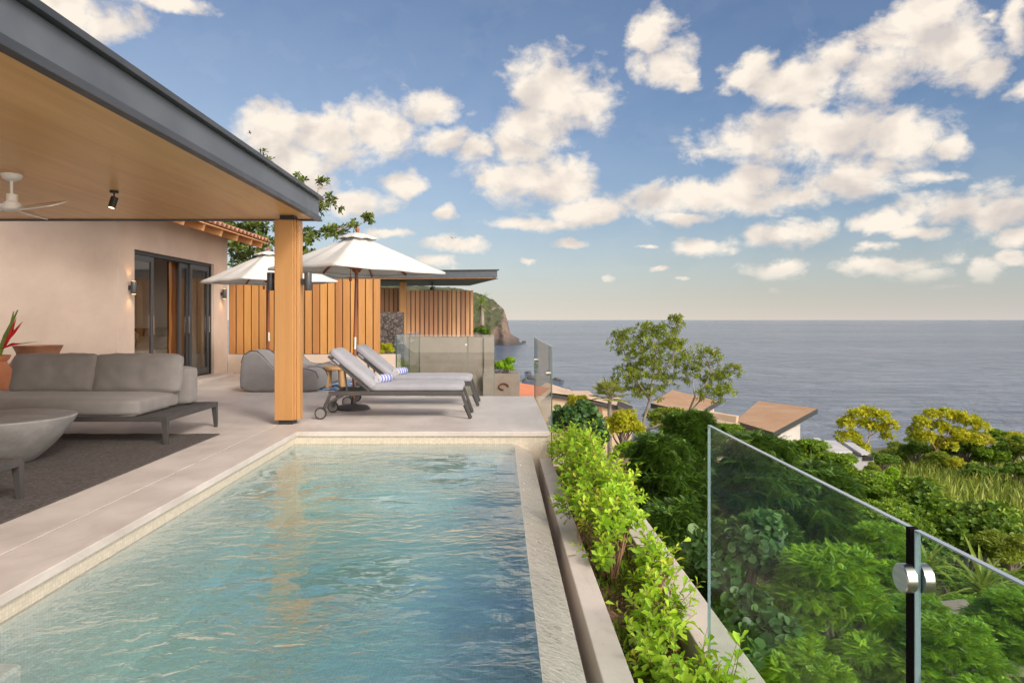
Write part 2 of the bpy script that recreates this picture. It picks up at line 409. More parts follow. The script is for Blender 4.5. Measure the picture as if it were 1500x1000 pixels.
M['glass_near'] = glassmat('railing_glass_near', (.89, .96, .94), .022, k=.10)
M['glass_edge'] = pmat('polished_glass_edge', (.30, .36, .42), None, 2, .15, spec=.8)
M['glass_edge_green'] = pmat('green_glass_edge', (.05, .11, .10), None, 2, .2, spec=.7)
M['window'] = glassmat('door_glass', (.80, .82, .82), .05, k=.6)
M['seal'] = pmat('black_rubber_seal', (.004, .004, .004), None, 2, .9, spec=.1)
M['lamp_glow'] = emit('lamp_glow', (1.0, .55, .20), 5)
M['spot_glow'] = emit('spot_glow', (1.0, .78, .50), 3)
M['orange_tile'] = pmat('orange_roof', (.58, .19, .085), (.66, .24, .12), 1.5, .85, .1, 5)

def tile_material(name, tile, grout, size, var=.06, rough=.35):
    """small square mosaic laid in the object's own coordinates"""
    m, t, out = new_mat(name); b = t.new('ShaderNodeBsdfPrincipled'); t.l.new(b.outputs[0], out.inputs[0])
    tc = t.new('ShaderNodeTexCoord'); geo = t.new('ShaderNodeNewGeometry')
    v = t.vmath('DIVIDE', tc.outputs['Object'], (size, size, size)); x, y, z = t.sep(v); nx, ny, nz = t.sep(geo.outputs['Normal'])
    def line(c): return t.math('LESS_THAN', t.math('ABSOLUTE', t.math('SUBTRACT', t.math('FRACT', t.math('ADD', c, 200.37)), .5)), .44)
    lx, ly, lz = line(x), line(y), line(z)
    def on(l, n): return t.math('MAXIMUM', l, t.math('GREATER_THAN', t.math('ABSOLUTE', n), .7))
    g = t.math('MULTIPLY', t.math('MULTIPLY', on(lx, nx), on(ly, ny)), on(lz, nz))
    wn = t.new('ShaderNodeTexWhiteNoise', noise_dimensions='3D')
    t.put(wn.inputs['Vector'], t.vmath('FLOOR', t.vmath('ADD', v, (200.37, 200.37, 200.37))))
    hs = t.new('ShaderNodeHueSaturation'); hs.inputs['Color'].default_value = (*tile, 1)
    t.put(hs.inputs['Value'], t.maprange(wn.outputs['Value'], 0, 1, 1 - var, 1 + var))
    t.put(b.inputs['Base Color'], t.mix(g, grout, hs.outputs[0])); b.inputs['Roughness'].default_value = rough
    return m
M['mosaic'] = tile_material('cream_mosaic', (.53, .475, .395), (.44, .39, .32), .024, .10)
M['pool_tile'] = tile_material('pool_mosaic', (.55, .61, .59), (.42, .47, .45), .024, .08)

def water_material():
    m, t, out = new_mat('pool_water')
    tc = t.new('ShaderNodeTexCoord'); o = tc.outputs['Object']
    o2 = t.vmath('ADD', o, t.vmath('MULTIPLY', t.vmath('SUBTRACT', t.noise(o, .9, 2, out=1), (.5, .5, .5)), (.35, .35, 0)))
    n1 = t.noise(t.vmath('MULTIPLY', o2, (1.0, 1.5, 1)), 2.4, 2, .45, .4)
    n2 = t.noise(t.vmath('MULTIPLY', o2, (1.0, 1.35, 1)), 9.0, 3, .5, .5)
    n3 = t.noise(t.vmath('MULTIPLY', o2, (1.0, 1.2, 1)), 24.0, 2, .5, .4)
    calm = t.maprange(t.noise(o, .8, 3), .40, .62, .08, 1.35)
    h = t.math('ADD', t.math('MULTIPLY', n1, .42), t.math('MULTIPLY', calm, t.math('ADD', t.math('MULTIPLY', n2, .40), t.math('MULTIPLY', n3, .07))))
    bn = t.new('ShaderNodeBump'); bn.inputs['Strength'].default_value = 1.0; bn.inputs['Distance'].default_value = .045
    t.put(bn.inputs['Height'], h)
    gl = t.new('ShaderNodeBsdfGlossy'); gl.inputs['Roughness'].default_value = .015; t.l.new(bn.outputs[0], gl.inputs['Normal'])
    tr = t.new('ShaderNodeBsdfTransparent'); tr.inputs[0].default_value = (.97, .99, .99, 1)
    mx = t.new('ShaderNodeMixShader'); t.l.new(schlick(t, .06, 1.0, bn.outputs[0], 2.6), mx.inputs[0])
    t.l.new(tr.outputs[0], mx.inputs[1]); t.l.new(gl.outputs[0], mx.inputs[2]); t.l.new(mx.outputs[0], out.inputs[0])
    va = t.new('ShaderNodeVolumeAbsorption'); va.inputs['Color'].default_value = (.40, .82, .84, 1); va.inputs['Density'].default_value = .38
    t.l.new(va.outputs[0], out.inputs['Volume'])
    return m
M['water'] = water_material()
def film_material():
    m, t, out = new_mat('thin_running_water'); tc = t.new('ShaderNodeTexCoord'); o = tc.outputs['Object']
    h = t.math('ADD', t.noise(t.vmath('MULTIPLY', o, (1.0, 1.6, 1)), 16.0, 3, .6, .8), t.math('MULTIPLY', t.noise(o, 45.0, 2, .5), .3))
    bn = t.new('ShaderNodeBump'); bn.inputs['Strength'].default_value = 1.0; bn.inputs['Distance'].default_value = .028; t.put(bn.inputs['Height'], h)
    gl = t.new('ShaderNodeBsdfGlossy'); gl.inputs['Roughness'].default_value = .05; t.l.new(bn.outputs[0], gl.inputs['Normal'])
    tr = t.new('ShaderNodeBsdfTransparent'); tr.inputs[0].default_value = (.93, .95, .95, 1)
    mx = t.new('ShaderNodeMixShader'); t.l.new(schlick(t, .06, .9, bn.outputs[0], 2.6), mx.inputs[0])
    t.l.new(tr.outputs[0], mx.inputs[1]); t.l.new(gl.outputs[0], mx.inputs[2]); t.l.new(mx.outputs[0], out.inputs[0]); return m
M['film'] = film_material()

def sea_material():
    m, t, out = new_mat('sea_water'); b = t.new('ShaderNodeBsdfPrincipled'); t.l.new(b.outputs[0], out.inputs[0])
    tc = t.new('ShaderNodeTexCoord'); o = tc.outputs['Object']
    o2 = t.vmath('ADD', o, t.vmath('MULTIPLY', t.vmath('SUBTRACT', t.noise(o, .03, 2, out=1), (.5, .5, .5)), (16, 8, 0)))
    v = t.vmath('MULTIPLY', o2, (.55, 1.0, 1))
    n1 = t.noise(v, .10, 5, .62, .6); n2 = t.noise(v, .42, 5, .62, .4); n3 = t.noise(t.vmath('MULTIPLY', o, (.35, 1, 1)), .012, 5, .6)
    h = t.math('ADD', t.math('MULTIPLY', n1, 2.0), t.math('MULTIPLY', n2, .9))
    bn = t.new('ShaderNodeBump'); bn.inputs['Strength'].default_value = 1.0; bn.inputs['Distance'].default_value = 3.2
    t.put(bn.inputs['Height'], h); t.l.new(bn.outputs[0], b.inputs['Normal'])
    t.put(b.inputs['Base Color'], t.mix(t.maprange(n3, .35, .65), (.055, .09, .145), (.075, .11, .165)))
    wave_shade = t.noise(t.vmath('MULTIPLY', o2, (.30, 1.0, 1)), .16, 6, .68)
    wave_sheen = t.noise(t.vmath('MULTIPLY', o, (.22, 1.0, 1)), .006, 5, .6)
    t.put(b.inputs['Base Color'], t.mix(t.math('ADD', t.maprange(wave_shade, .36, .66, 0, .75), t.maprange(wave_sheen, .42, .68, 0, .35)), (.035, .075, .145), (.20, .25, .345)))  # light and dark of the waves and their sheen, put into the base colour
    b.inputs['Roughness'].default_value = .10; b.inputs['IOR'].default_value = 1.33
    return m
M['sea'] = sea_material()

# ------------------------------------------------------------------ terrain, sea
SEA_Z = -18.0
def smooth(a, b, x):
    t = max(0.0, min(1.0, (x - a) / (b - a))); return t * t * (3 - 2 * t)
def ground_z(x, y):
    zr = -3.1 - .118 * max(0, y) - .02 * max(0, x - 5)
    zr += .35 * mnoise.noise(Vector((x * .09, y * .09, 0))) + .12 * mnoise.noise(Vector((x * .4, y * .4, 3)))
    zl = -.35 - .9 * smooth(30, 60, y) * 6 + .12 * max(0, -16 - x)
    zr2 = min(zr, -2.6)
    k = smooth(-2.2, -.4, x) if y > 12 else smooth(-3, -2, x)
    k = max(k, smooth(28.5, 40, y))
    z = zl + (zr2 - zl) * k
    shore = 112 + 6 * mnoise.noise(Vector((x * .03, 0, 5))) + 40 * smooth(25, -5, x)
    z -= 7 * smooth(shore - 30, shore + 6, y)
    return max(z, SEA_Z - 4)
g = MB()
def ug(u): return -60 + 190 * u
def yg(v): return -25 + 225 * v ** 1.5
g.grid(lambda u, v: (ug(u), yg(v), ground_z(ug(u), yg(v)) - (1.2 if (-13 < ug(u) < .8 and yg(v) < 17) else 0)), 110, 110)
M['ground'] = pmat('slope_ground', (.055, .075, .022), (.12, .13, .045), 1.2, .95, .6, 6, c3=(.16, .115, .065), scale3=.35, m3=.6)
structure(g.build('ground', M['ground'], smooth='all'))
s = MB()
ring = [(-40000, 20), (40000, 20), (40000, 45000), (-40000, 45000)]
s.add([(x, y, SEA_Z) for x, y in ring], [(0, 1, 2, 3)])
structure(s.build('sea', M['sea']))

# ------------------------------------------------------------------ terrace and pool
WZ = -.142
# (the slit from -2.722 to -2.708 is the joint between the paving and the pool coping)
d = MB().prism([(-14, -4), (1.2, -4), (1.2, .88), (-2.32, .88), (-2.32, 8.2), (.57, 8.2), (.57, 12.0), (-1.74, 12.0), (-1.74, 16.95), (-14, 16.95),
                (-14, .88), (-2.722, .88), (-2.722, 9.1), (-2.710, 9.1), (-2.710, .86), (-14, .86)], -.055, 0)
structure(d.build('terrace_paving', M['deck'], bevel=.005))
b = MB()
b.box(-14, -2.60, .88, 16.93, -3.5, -.06).box(-2.60, .555, 8.5, 11.98, -3.5, -.06).box(-2.60, -1.76, 11.98, 16.93, -3.5, -.06)
b.box(-14, 1.18, -4, .60, -3.5, -.06)
structure(b.build('terrace_base', M['low_stucco']))
p = MB()
p.box(-2.60, -2.345, .60, 8.50, -1.5, -.057).box(-2.345, .56, 8.222, 8.50, -1.5, -.057).box(-2.345, .40, .60, .9, -1.5, -.057)
structure(p.build('pool_wall', M['mosaic']))
p = MB().box(-2.345, .17, .9, 8.222, -1.55, -.92)
p.box(-2.3445, -2.335, .9, 8.222, -.92, -.158).box(-2.335, .17, 8.212, 8.2215, -.92, -.158)     # the tiled sides below the water line
structure(p.build('pool_floor', M['pool_tile']))
p = MB()
p.box(-2.334, -1.2, .9, 2.80, -.92, -.66); p.box(-2.334, -1.55, .9, 2.95, -.66, -.42); p.box(-2.334, -2.06, .9, 3.10, -.42, -.20)
structure(p.build('pool_steps', M['pool_tile'], bevel=.015))
p = MB()
prof = [(.17, -1.55), (.375, -1.55), (.362, -.238), (.17, -.152)]
p.add([(x, y, z) for y in (.9, 8.222) for x, z in prof], [(0, 1, 2, 3), (7, 6, 5, 4), (0, 4, 5, 1), (1, 5, 6, 2), (2, 6, 7, 3), (3, 7, 4, 0)])
structure(p.build('pool_spill_wall', M['pool_stone']))
prof = [(-2.344, -.919), (.169, -.919), (.169, WZ), (-2.344, WZ)]
n = len(prof); p = MB()
p.add([(x, y, z) for y in (.901, 8.221) for x, z in prof], [tuple(range(n))[::-1], tuple(range(n, 2 * n))] + [(i, (i + 1) % n, n + (i + 1) % n, n + i) for i in range(n)])
structure(p.build('pool_water', M['water']))
p = MB().grid(lambda u, v: (.1705 + .192 * u, .902 + 7.317 * v, -.1440 - .0865 * u + .0015 * mnoise.noise(Vector((u * 4, v * 90, 0)))), 12, 300)
structure(p.build('spill_water', M['film'], smooth='all'))
p = MB().box(.36, .452, .6, 8.222, -.9, -.62)
structure(p.build('pool_gutter', M['pool_stone']))
# underwater fittings
for x, y in ((-1.86, 2.9), (-.6, 8.21)): pass
fit = MB().lathe([(.045, 0), (.045, .008), (.03, .014), (.02, .014), (.018, .006)], (-1.35, 3.25, -.92), 20)
tag(fit.build('pool_drain', M['white_metal']), 'small round white fitting on the pool floor near the steps', 'pool fitting')

pl = thing('planter', 'long concrete planter trough along the outer edge of the pool', 'planter', (.85, 4.5, -1.2))
MB().box(.452, .59, .6, 8.20, -2.6, -.305).build('inner_wall', M['planter'], pl, bevel=.006)
MB().box(.965, 1.165, .6, 8.6, -3.6, -.305).build('outer_wall', M['planter'], pl, bevel=.006)
MB().box(.59, .965, 8.45, 8.6, -2.6, -.305).build('end_wall', M['planter'], pl, bevel=.006)
so = MB().grid(lambda u, v: (.588 + .379 * u, .6 + 7.87 * v, -.47 + .045 * mnoise.noise(Vector((u * 3, v * 30, 1))) + .02 * mnoise.noise(Vector((u * 12, v * 120, 2)))), 14, 200)
structure(so.build('planter_soil', M['soil'], smooth='all'))

# ------------------------------------------------------------------ patio roof and post
pr = thing('patio_pavilion', 'flat roofed open patio with plywood soffit, grey steel edge and square timber post', 'pavilion', (-7, 3, 0))
MB().box(-12.0, -2.335, -2.45, 9.115, 2.555, 2.58).build('soffit', M['soffit'], pr)
MB().box(-12.0, -2.335, -2.45, 9.115, 2.582, 2.80).build('roof', M['steel_dark'], pr)
f = MB().box(-2.333, -2.252, -2.50, 9.16, 2.800, 2.845).box(-2.333, -2.262, -2.5, 9.15, 2.528, 2.552).box(-2.299, -2.274, -2.5, 9.14, 2.5525, 2.590)
f.build('fascia_trim', M['steel_trim'], pr, bevel=.004)
f = MB().box(-2.333, -2.30, -2.45, 9.117, 2.553, 2.799)
f.box(-12.0, -2.335, 9.117, 9.15, 2.552, 2.812).box(-12, -2.335, 9.117, 9.16, 2.814, 2.845).box(-12, -2.335, 9.10, 9.15, 2.532, 2.551)
f.box(-12.0, -2.335, -2.5, -2.452, 2.535, 2.845)
f.build('fascia', M['steel'], pr, bevel=.004)
po = MB().box(-2.742, -2.512, 8.72, 8.98, .055, 2.495).box(-2.511, -2.492, 8.745, 8.955, .055, 2.495).box(-2.491, -2.452, 8.775, 8.925, .055, 2.495)
po.build('post', M['post'], pr, bevel=.006)
MB().box(-2.69, -2.52, 8.76, 8.94, 2.495, 2.556).build('post_cap', M['black'], pr)
MB().box(-2.70, -2.53, 8.76, 8.94, 0, .055).build('base_plate', M['black'], pr)
MB().box(-11.9, -11.66, 8.72, 8.98, 0, 2.554).build('rear_post', M['post'], pr)
MB().box(-11.9, -11.66, -2.2, -1.94, 0, 2.554).build('rear_post', M['post'], pr)

def sconce(label, loc, out, lit=True, face=None, wall=.05):
    """up-and-down cylinder lamp; out is the direction it stands off its wall"""
    t = thing('wall_lamp', label, 'wall lamp', loc, 'cylinder wall lamps')
    x, y, z = loc; ox, oy = out; cx, cy = x + ox * .085, y + oy * .085
    MB().tube([(cx, cy, z - .11), (cx, cy, z - .105), (cx, cy, z + .105), (cx, cy, z + .11)], [.043, .046, .046, .043], 20).build('body', M['steel_dark'], t, smooth=True)
    MB().bar((x, y, z), (x + ox * .05, y + oy * .05, z), .05, .07).build('bracket', M['black'], t)
    if lit:
        for sgn in (1, -1):
            MB().tube([(cx, cy, z + sgn * .1105), (cx, cy, z + sgn * .1125)], .034, 16).build('bulb', M['lamp_glow'], t)
            ld = bpy.data.lights.new('lamp_light', 'SPOT'); ld.energy = 2.2; ld.color = (1, .52, .18); ld.spot_size = R(105); ld.spot_blend = .8; ld.shadow_soft_size = .02
            lo = bpy.data.objects.new('lamp_light', ld); COL.objects.link(lo); lo.parent = t
            lo.location = (ox * .085, oy * .085, sgn * .125); lo.rotation_euler = (0 if sgn < 0 else math.pi, 0, 0)
    return t
sconce('dark cylinder wall lamp on the left face of the timber post', (-2.742, 8.85, 1.75), (-1, 0), False)
sconce('dark cylinder wall lamp on the right face of the timber post', (-2.452, 8.85, 1.75), (1, 0), False)
sconce('lit dark cylinder wall lamp on the stucco left of the sliding doors', (-6.40, 12.37, 1.83), (1, 0))
sconce('lit dark cylinder wall lamp at the house corner where the wooden fence begins', (-6.40, 16.45, 1.87), (1, 0))

# ceiling fan and spot under the soffit
fan = thing('ceiling_fan', 'white three bladed ceiling fan under the plywood soffit', 'ceiling fan', (-4.29, 6.3, 2.555))
MB().lathe([(.085, 0), (.085, -.012), (.07, -.04), (.03, -.06), (.016, -.06)], (-4.29, 6.3, 2.555), 28).build('ceiling_cup', M['white_metal'], fan, smooth=True)
MB().cyl((-4.29, 6.3, 2.50), (-4.29, 6.3, 2.36), .014, 14).build('rod', M['white_metal'], fan, smooth=True)
MB().lathe([(.02, .125), (.045, .125), (.048, .06), (.052, .058), (.074, .05), (.076, -.005), (.06, -.02), (.03, -.024)], (-4.29, 6.3, 2.255), 28).build('motor', M['white_metal'], fan, smooth=True)
for a in (-18, 102, 222):
    bl = MB(); ca, sa = math.cos(R(a)), math.sin(R(a))
    def fb(u, v, ca=ca, sa=sa):
        r_ = .06 + .52 * u; w_ = (.055 + .05 * math.sin(min(u * 1.25, 1) * math.pi * .75)) * (1 if u < .9 else max(.15, math.sqrt(max(0, 1 - ((u - .9) / .1) ** 2))))
        t_ = (v - .5) * 2 * w_; return (-4.29 + r_ * ca - t_ * sa, 6.3 + r_ * sa + t_ * ca, 2.25 + t_ * .42 + .02 * u)
    bl.grid(fb, 20, 4); o = bl.build('blade', M['white_metal'], fan, smooth='all')
    mo = o.modifiers.new('thick', 'SOLIDIFY'); mo.thickness = .008
sp = thing('spotlight', 'small black adjustable spotlight on the plywood soffit', 'spotlight', (-3.82, 7.1, 2.555))
MB().lathe([(.04, 0), (.04, -.022), (.02, -.026)], (-3.82, 7.1, 2.555), 20).build('mount', M['black'], sp, smooth=True)
MB().cyl((-3.82, 7.1, 2.53), (-3.82, 7.1, 2.485), .008, 10).build('stem', M['black'], sp)
a_, b_ = Vector((-3.812, 7.1, 2.49)), Vector((-3.835, 7.08, 2.385)); MB().cyl(a_, b_, .035, 22).build('lamp_head', M['black'], sp, smooth=True)
MB().cyl(b_, b_ + (b_ - a_).normalized() * .003, .026, 18).build('lens', M['spot_glow'], sp)

# ------------------------------------------------------------------ the house with sliding doors
ho = thing('house', 'beige stucco house with black sliding glass doors and tiled eave', 'house', (-9, 14.4, 0))
HX = -6.4
w = MB()
w.box(-14, HX, 12.0, 12.25, 0, 3.35)                                                # front wall, end grain shows on the right side
w.box(HX - .28, HX, 12.25, 12.56, 0, 3.325).box(HX - .28, HX, 16.06, 16.85, 0, 3.325).box(HX - .28, HX, 12.56, 16.06, 2.515, 3.325)
w.box(-14, HX - .28, 16.6, 16.85, 0, 3.1)
w.build('wall', M['wall_stucco'], ho)
MB().box(-14, -11.2, 12.25, 16.6, 0, 2.9).box(-11.2, HX - .28, 12.25, 16.6, 2.85, 2.95).build('interior', M['plaster_in'], ho)
MB().box(-11.2, HX - .283, 16.585, 16.598, .0, 2.85).build('interior_wall', M['plaster_in'], ho)
MB().box(HX - .28, HX + .34, 12.56, 16.3, .0, .07).build('doorstep', M['deck'], ho, bevel=.006)
dr = MB()
dr.box(HX - .18, HX - .06, 12.562, 12.62, .07, 2.45).box(HX - .18, HX - .06, 16.0, 16.058, .07, 2.45).box(HX - .18, HX - .06, 12.562, 16.058, 2.45, 2.513).box(HX - .18, HX - .06, 12.62, 16.0, .071, .10)
dr.build('door_frame', M['black'], ho)
def sliding(y0, y1, x, st=.085):
    q = MB(); q.box(x - .022, x + .022, y0, y0 + st, .105, 2.445).box(x - .022, x + .022, y1 - st, y1, .105, 2.445)
    q.box(x - .022, x + .022, y0 + st, y1 - st, 2.445 - st * 1.2, 2.445).box(x - .022, x + .022, y0 + st, y1 - st, .105, .105 + st * 1.5)
    o = q.build('door', M['steel_dark'], ho, bevel=.003)
    MB().box(x - .004, x + .004, y0 + st - .005, y1 - st + .005, .105 + st, 2.445 - st).build('pane', M['window'], o)
    MB().bar((x + .045, y1 - st / 2, 1.0), (x + .045, y1 - st / 2, 1.35), .018, .018).build('handle', M['chrome'], o)
sliding(12.63, 13.42, HX - .10); sliding(15.02, 15.98, HX - .10); sliding(14.62, 15.06, HX - .15)
MB().grid(lambda u, v: (HX - .21, 14.33 + .11 * u + .022 * mnoise.noise(Vector((v * 5, u * .3, 0))) + (.02 * math.sin(v * 17) if u > .5 else 0), .08 + 2.36 * v), 4, 40).build('wood_jamb', M['slab_wood'], ho)
MB().box(HX - .30, HX - .24, 14.44, 15.2, .08, 2.45).build('dark_screen', M['dark_wood'], ho)
rf = MB()
SL = .30
def eave_z(x): return 3.03 + (-5.47 - x) * SL
def tiles(u, v):
    x = -5.47 - 2.4 * u; y = 10.6 + 6.45 * v; ph = (y / .23) * 2 * math.pi
    row = (u * 7) % 1.0
    return (x, y, eave_z(x) + .085 * abs(math.sin(ph / 2)) ** .75 + .06 + .02 * (1 - row) )
rf.grid(tiles, 28, 336)
M['rooftile'] = pmat('clay_barrel_tiles', (.32, .14, .09), (.46, .24, .165), 7, .85, .2, 30, c3=(.15, .09, .075), scale3=3, m3=.6)
o = rf.build('roof_tiles', M['rooftile'], ho, smooth='all'); mo = o.modifiers.new('thick', 'SOLIDIFY'); mo.thickness = .02
dk = MB(); dk.add([(-5.50, 10.6, eave_z(-5.5) + .03), (-5.50, 17.05, eave_z(-5.5) + .03), (-7.9, 17.05, eave_z(-7.9) + .03), (-7.9, 10.6, eave_z(-7.9) + .03),
                   (-5.50, 10.6, eave_z(-5.5) + .055), (-5.50, 17.05, eave_z(-5.5) + .055), (-7.9, 17.05, eave_z(-7.9) + .055), (-7.9, 10.6, eave_z(-7.9) + .055)],
              [(0, 1, 2, 3), (7, 6, 5, 4), (0, 4, 5, 1), (1, 5, 6, 2), (2, 6, 7, 3), (3, 7, 4, 0)])
dk.build('roof_deck', M['rafter'], ho)
for y in (10.9, 11.75, 12.62, 13.48, 14.34, 15.2, 16.06, 16.75):
    MB().bar((-5.56, y, eave_z(-5.56) - .045), (-6.9, y, eave_z(-6.9) - .045), .09, .145).build('rafter', M['rafter'], ho, bevel=.004)
# bed seen through the open doors
bd = thing('bed', 'bed with dark wooden headboard inside the room behind the glass doors', 'bed', (-8.3, 15.5, .0))
MB().box(-9.6, -7.15, 16.44, 16.55, .0, 1.08).build('headboard', M['dark_wood'], bd)
MB().box(-9.3, -7.3, 14.4, 16.43, .12, .34).build('bed_base', M['dark_wood'], bd)
MB().cushion(2.0, 2.02, .30, .06, .01, Matrix.Translation((-8.3, 15.42, .49))).build('mattress', M['linen'], bd, smooth='all')
for i, (x, y, z, tl, lab) in enumerate(((-7.72, 16.28, .87, 72, 'upright beige pillow leaning on the headboard'), (-7.72, 15.92, .75, 35, 'beige pillow lying in front of the upright pillow on the bed'), (-8.55, 16.2, .80, 60, 'beige pillow at the left end of the bed'))):
    tag(MB().cushion(.66, .44, .12, .06, .05, Matrix.Translation((x, y, z)) @ Matrix.Rotation(R(tl), 4, 'X'), seed=i).build('pillow', M['linen'], smooth='all'), lab, 'pillow', 'pillows on the bed')

# ------------------------------------------------------------------ fence, low walls
tag(MB().box(HX + .002, -2.36, 16.86, 17.12, -2.4, .46).build('low_wall', M['low_stucco'], bevel=.006), 'low beige wall under the tall wooden fence behind the loungers', 'wall')
fe = thing('wooden_fence', 'tall orange cedar board fence on the low beige wall behind the loungers', 'fence', (-4.6, 16.95, .46))
q = MB(); x = -6.385; k = 0
while x < -2.95:
    q.box(x, x + .155, 16.90 + .004 * (k % 3), 16.925 + .004 * (k % 3), .47 + .01 * ((k * 7) % 3) / 2, 2.235); x += .1795; k += 1
q.build('boards', M['fence'], fe, bevel=.002)
MB().box(-6.38, -2.93, 16.937, 16.975, .62, .70).box(-6.38, -2.93, 16.937, 16.975, 1.95, 2.03).box(-6.39, -2.93, 16.977, 16.985, .47, 2.2).build('rails', M['dark_wood'], fe)
M['rubble'] = None
def rubble_mat():
    m, t, out = new_mat('dark_rubble_stone'); b = t.new('ShaderNodeBsdfPrincipled'); t.l.new(b.outputs[0], out.inputs[0])
    tc = t.new('ShaderNodeTexCoord'); v = tc.outputs['Object']
    vo = t.new('ShaderNodeTexVoronoi', feature='DISTANCE_TO_EDGE'); t.put(vo.inputs['Vector'], v); vo.inputs['Scale'].default_value = 7
    vc = t.new('ShaderNodeTexVoronoi'); t.put(vc.inputs['Vector'], v); vc.inputs['Scale'].default_value = 7
    e = t.maprange(vo.outputs['Distance'], .01, .06)
    c = t.mix(t.sep(vc.outputs['Color'])[0], (.03, .027, .027), (.10, .085, .08)); c = t.mix(t.maprange(t.noise(v, 14, 4), .45, .7), c, (.20, .17, .16))
    t.put(b.inputs['Base Color'], t.mix(e, (.03, .027, .026), c)); b.inputs['Roughness'].default_value = .9
    bn = t.new('ShaderNodeBump'); bn.inputs['Distance'].default_value = .012; t.put(bn.inputs['Height'], e); t.l.new(bn.outputs[0], b.inputs['Normal'])
    return m
M['rubble'] = rubble_mat()
a = P(549, 457, 19.5); b = P(590, 457, 19.5)
tag(MB().box(a.x, b.x, 19.5, 19.8, -1.5, a.z).build('stone_wall', M['rubble']), 'dark rubble stone wall between the two wooden fences', 'wall')

# ------------------------------------------------------------------ neighbouring villa terrace (about 26 m away)
V = 26.0
nb = thing('neighbour_pavilion', 'distant flat roofed pavilion with grey steel edge and timber post behind the fences', 'pavilion', (-3.5, 26, 0))
fr = P(727, 408, 24.0); bk = P(686, 418, 28.7)
poly = [(-9.5, 25.2), (fr.x, 24.0), (bk.x, 28.7), (-9.5, 29.6)]
MB().prism(poly, 2.66, 2.69).build('soffit', M['soffit'], nb)
fp = [(-9.5, 25.15), (fr.x + .03, 23.95), (bk.x + .04, 28.75), (-9.5, 29.65)]
MB().prism(fp, 2.695, 2.92).build('fascia', M['steel'], nb)
MB().prism([(-9.5, 25.11), (fr.x + .10, 23.9), (bk.x + .06, 28.8), (-9.5, 29.7)], 2.922, 2.955).build('roof', M['steel_dark'], nb)
MB().prism([(-9.5, 25.13), (fr.x + .06, 23.93), (bk.x + .05, 28.77), (-9.5, 29.68)], 2.64, 2.658).build('trim', M['black'], nb)
px0, px1 = P(585, 0, 25.6).x, P(594.5, 0, 25.6).x
MB().box(px0, px1, 25.6, 25.85, .4, 2.638).build('post', M['post'], nb, bevel=.008)
bf = thing('ceiling_fan', 'small black ceiling fan under the distant pavilion roof', 'ceiling fan', P(633, 413, 26.5))
c0 = P(633, 413, 26.5)
MB().lathe([(.10, .0), (.10, -.02), (.02, -.05), (.02, -.16), (.08, -.18), (.085, -.33), (.05, -.36)], (c0.x, c0.y, 2.659), 16).build('motor', M['black'], bf, smooth=True)
for a_ in (5, 125, 245):
    MB().bar((c0.x + .07 * math.cos(R(a_)), c0.y + .07 * math.sin(R(a_)), 2.38), (c0.x + .62 * math.cos(R(a_)), c0.y + .62 * math.sin(R(a_)), 2.36), .12, .012).build('blade', M['black'], bf)
def board_fence(label, x0, x1, y, z0, z1, mat):
    t = thing('wooden_fence', label, 'fence', ((x0 + x1) / 2, y, z0)); q = MB(); x = x0; pitch = .165; k = 0
    while x < x1 - .05:
        q.box(x, min(x + .118, x1), y + .003 * (k % 2), y + .025 + .003 * (k % 2), z0, z1); x += pitch; k += 1
    q.build('boards', mat, t); MB().box(x0 + .02, x1 - .02, y + .03, y + .045, z0 + .01, z1 - .02).build('backing', M['dark_wood'], t)
e0 = P(596, 425, V); e1 = P(693, 492, V)
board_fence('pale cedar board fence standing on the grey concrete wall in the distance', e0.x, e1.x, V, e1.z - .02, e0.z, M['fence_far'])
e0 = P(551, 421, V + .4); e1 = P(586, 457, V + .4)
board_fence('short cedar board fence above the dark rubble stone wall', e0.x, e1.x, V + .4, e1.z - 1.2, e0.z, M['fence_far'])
cw = thing('concrete_wall', 'grey concrete retaining wall with raised end pier below the distant cedar fence', 'wall', (-1.6, V - .2, -2))
e0 = P(560, 494, V - .2); e1 = P(709, 494, V - .2); e2 = P(724, 494, V - .2)
MB().box(e0.x, e1.x, V - .2, V + .2, -4.5, e1.z).build('wall', M['grey_concrete'], cw)
MB().box(e1.x + .002, e2.x, V - .28, V + .2, -4.5, e1.z + .012).build('pier', M['grey_concrete'], cw)
e3 = P(710, 547, V - .3); e4 = P(761, 547, V - .3)
lb = thing('concrete_block', 'low grey concrete parapet with a rusty ring left of the glass panel', 'parapet', (.2, V - .3, -2))
MB().box(e2.x + .002 - .4, e4.x, V - .62, V - .285, -4.5, e4.z).box(e2.x + .004, e4.x, V - .283, V + 1.2, -4.5, e4.z - .01).build('block', M['grey_concrete'], lb, bevel=.01)
rg = P(738, 566, V - .64); pts = [(rg.x + .17 * math.cos(k / 12 * 2 * math.pi), rg.y - .015, rg.z + .11 * math.sin(k / 12 * 2 * math.pi)) for k in range(10)]
MB().tube(pts, .025, 6).build('ring', M['dark_wood'], lb)
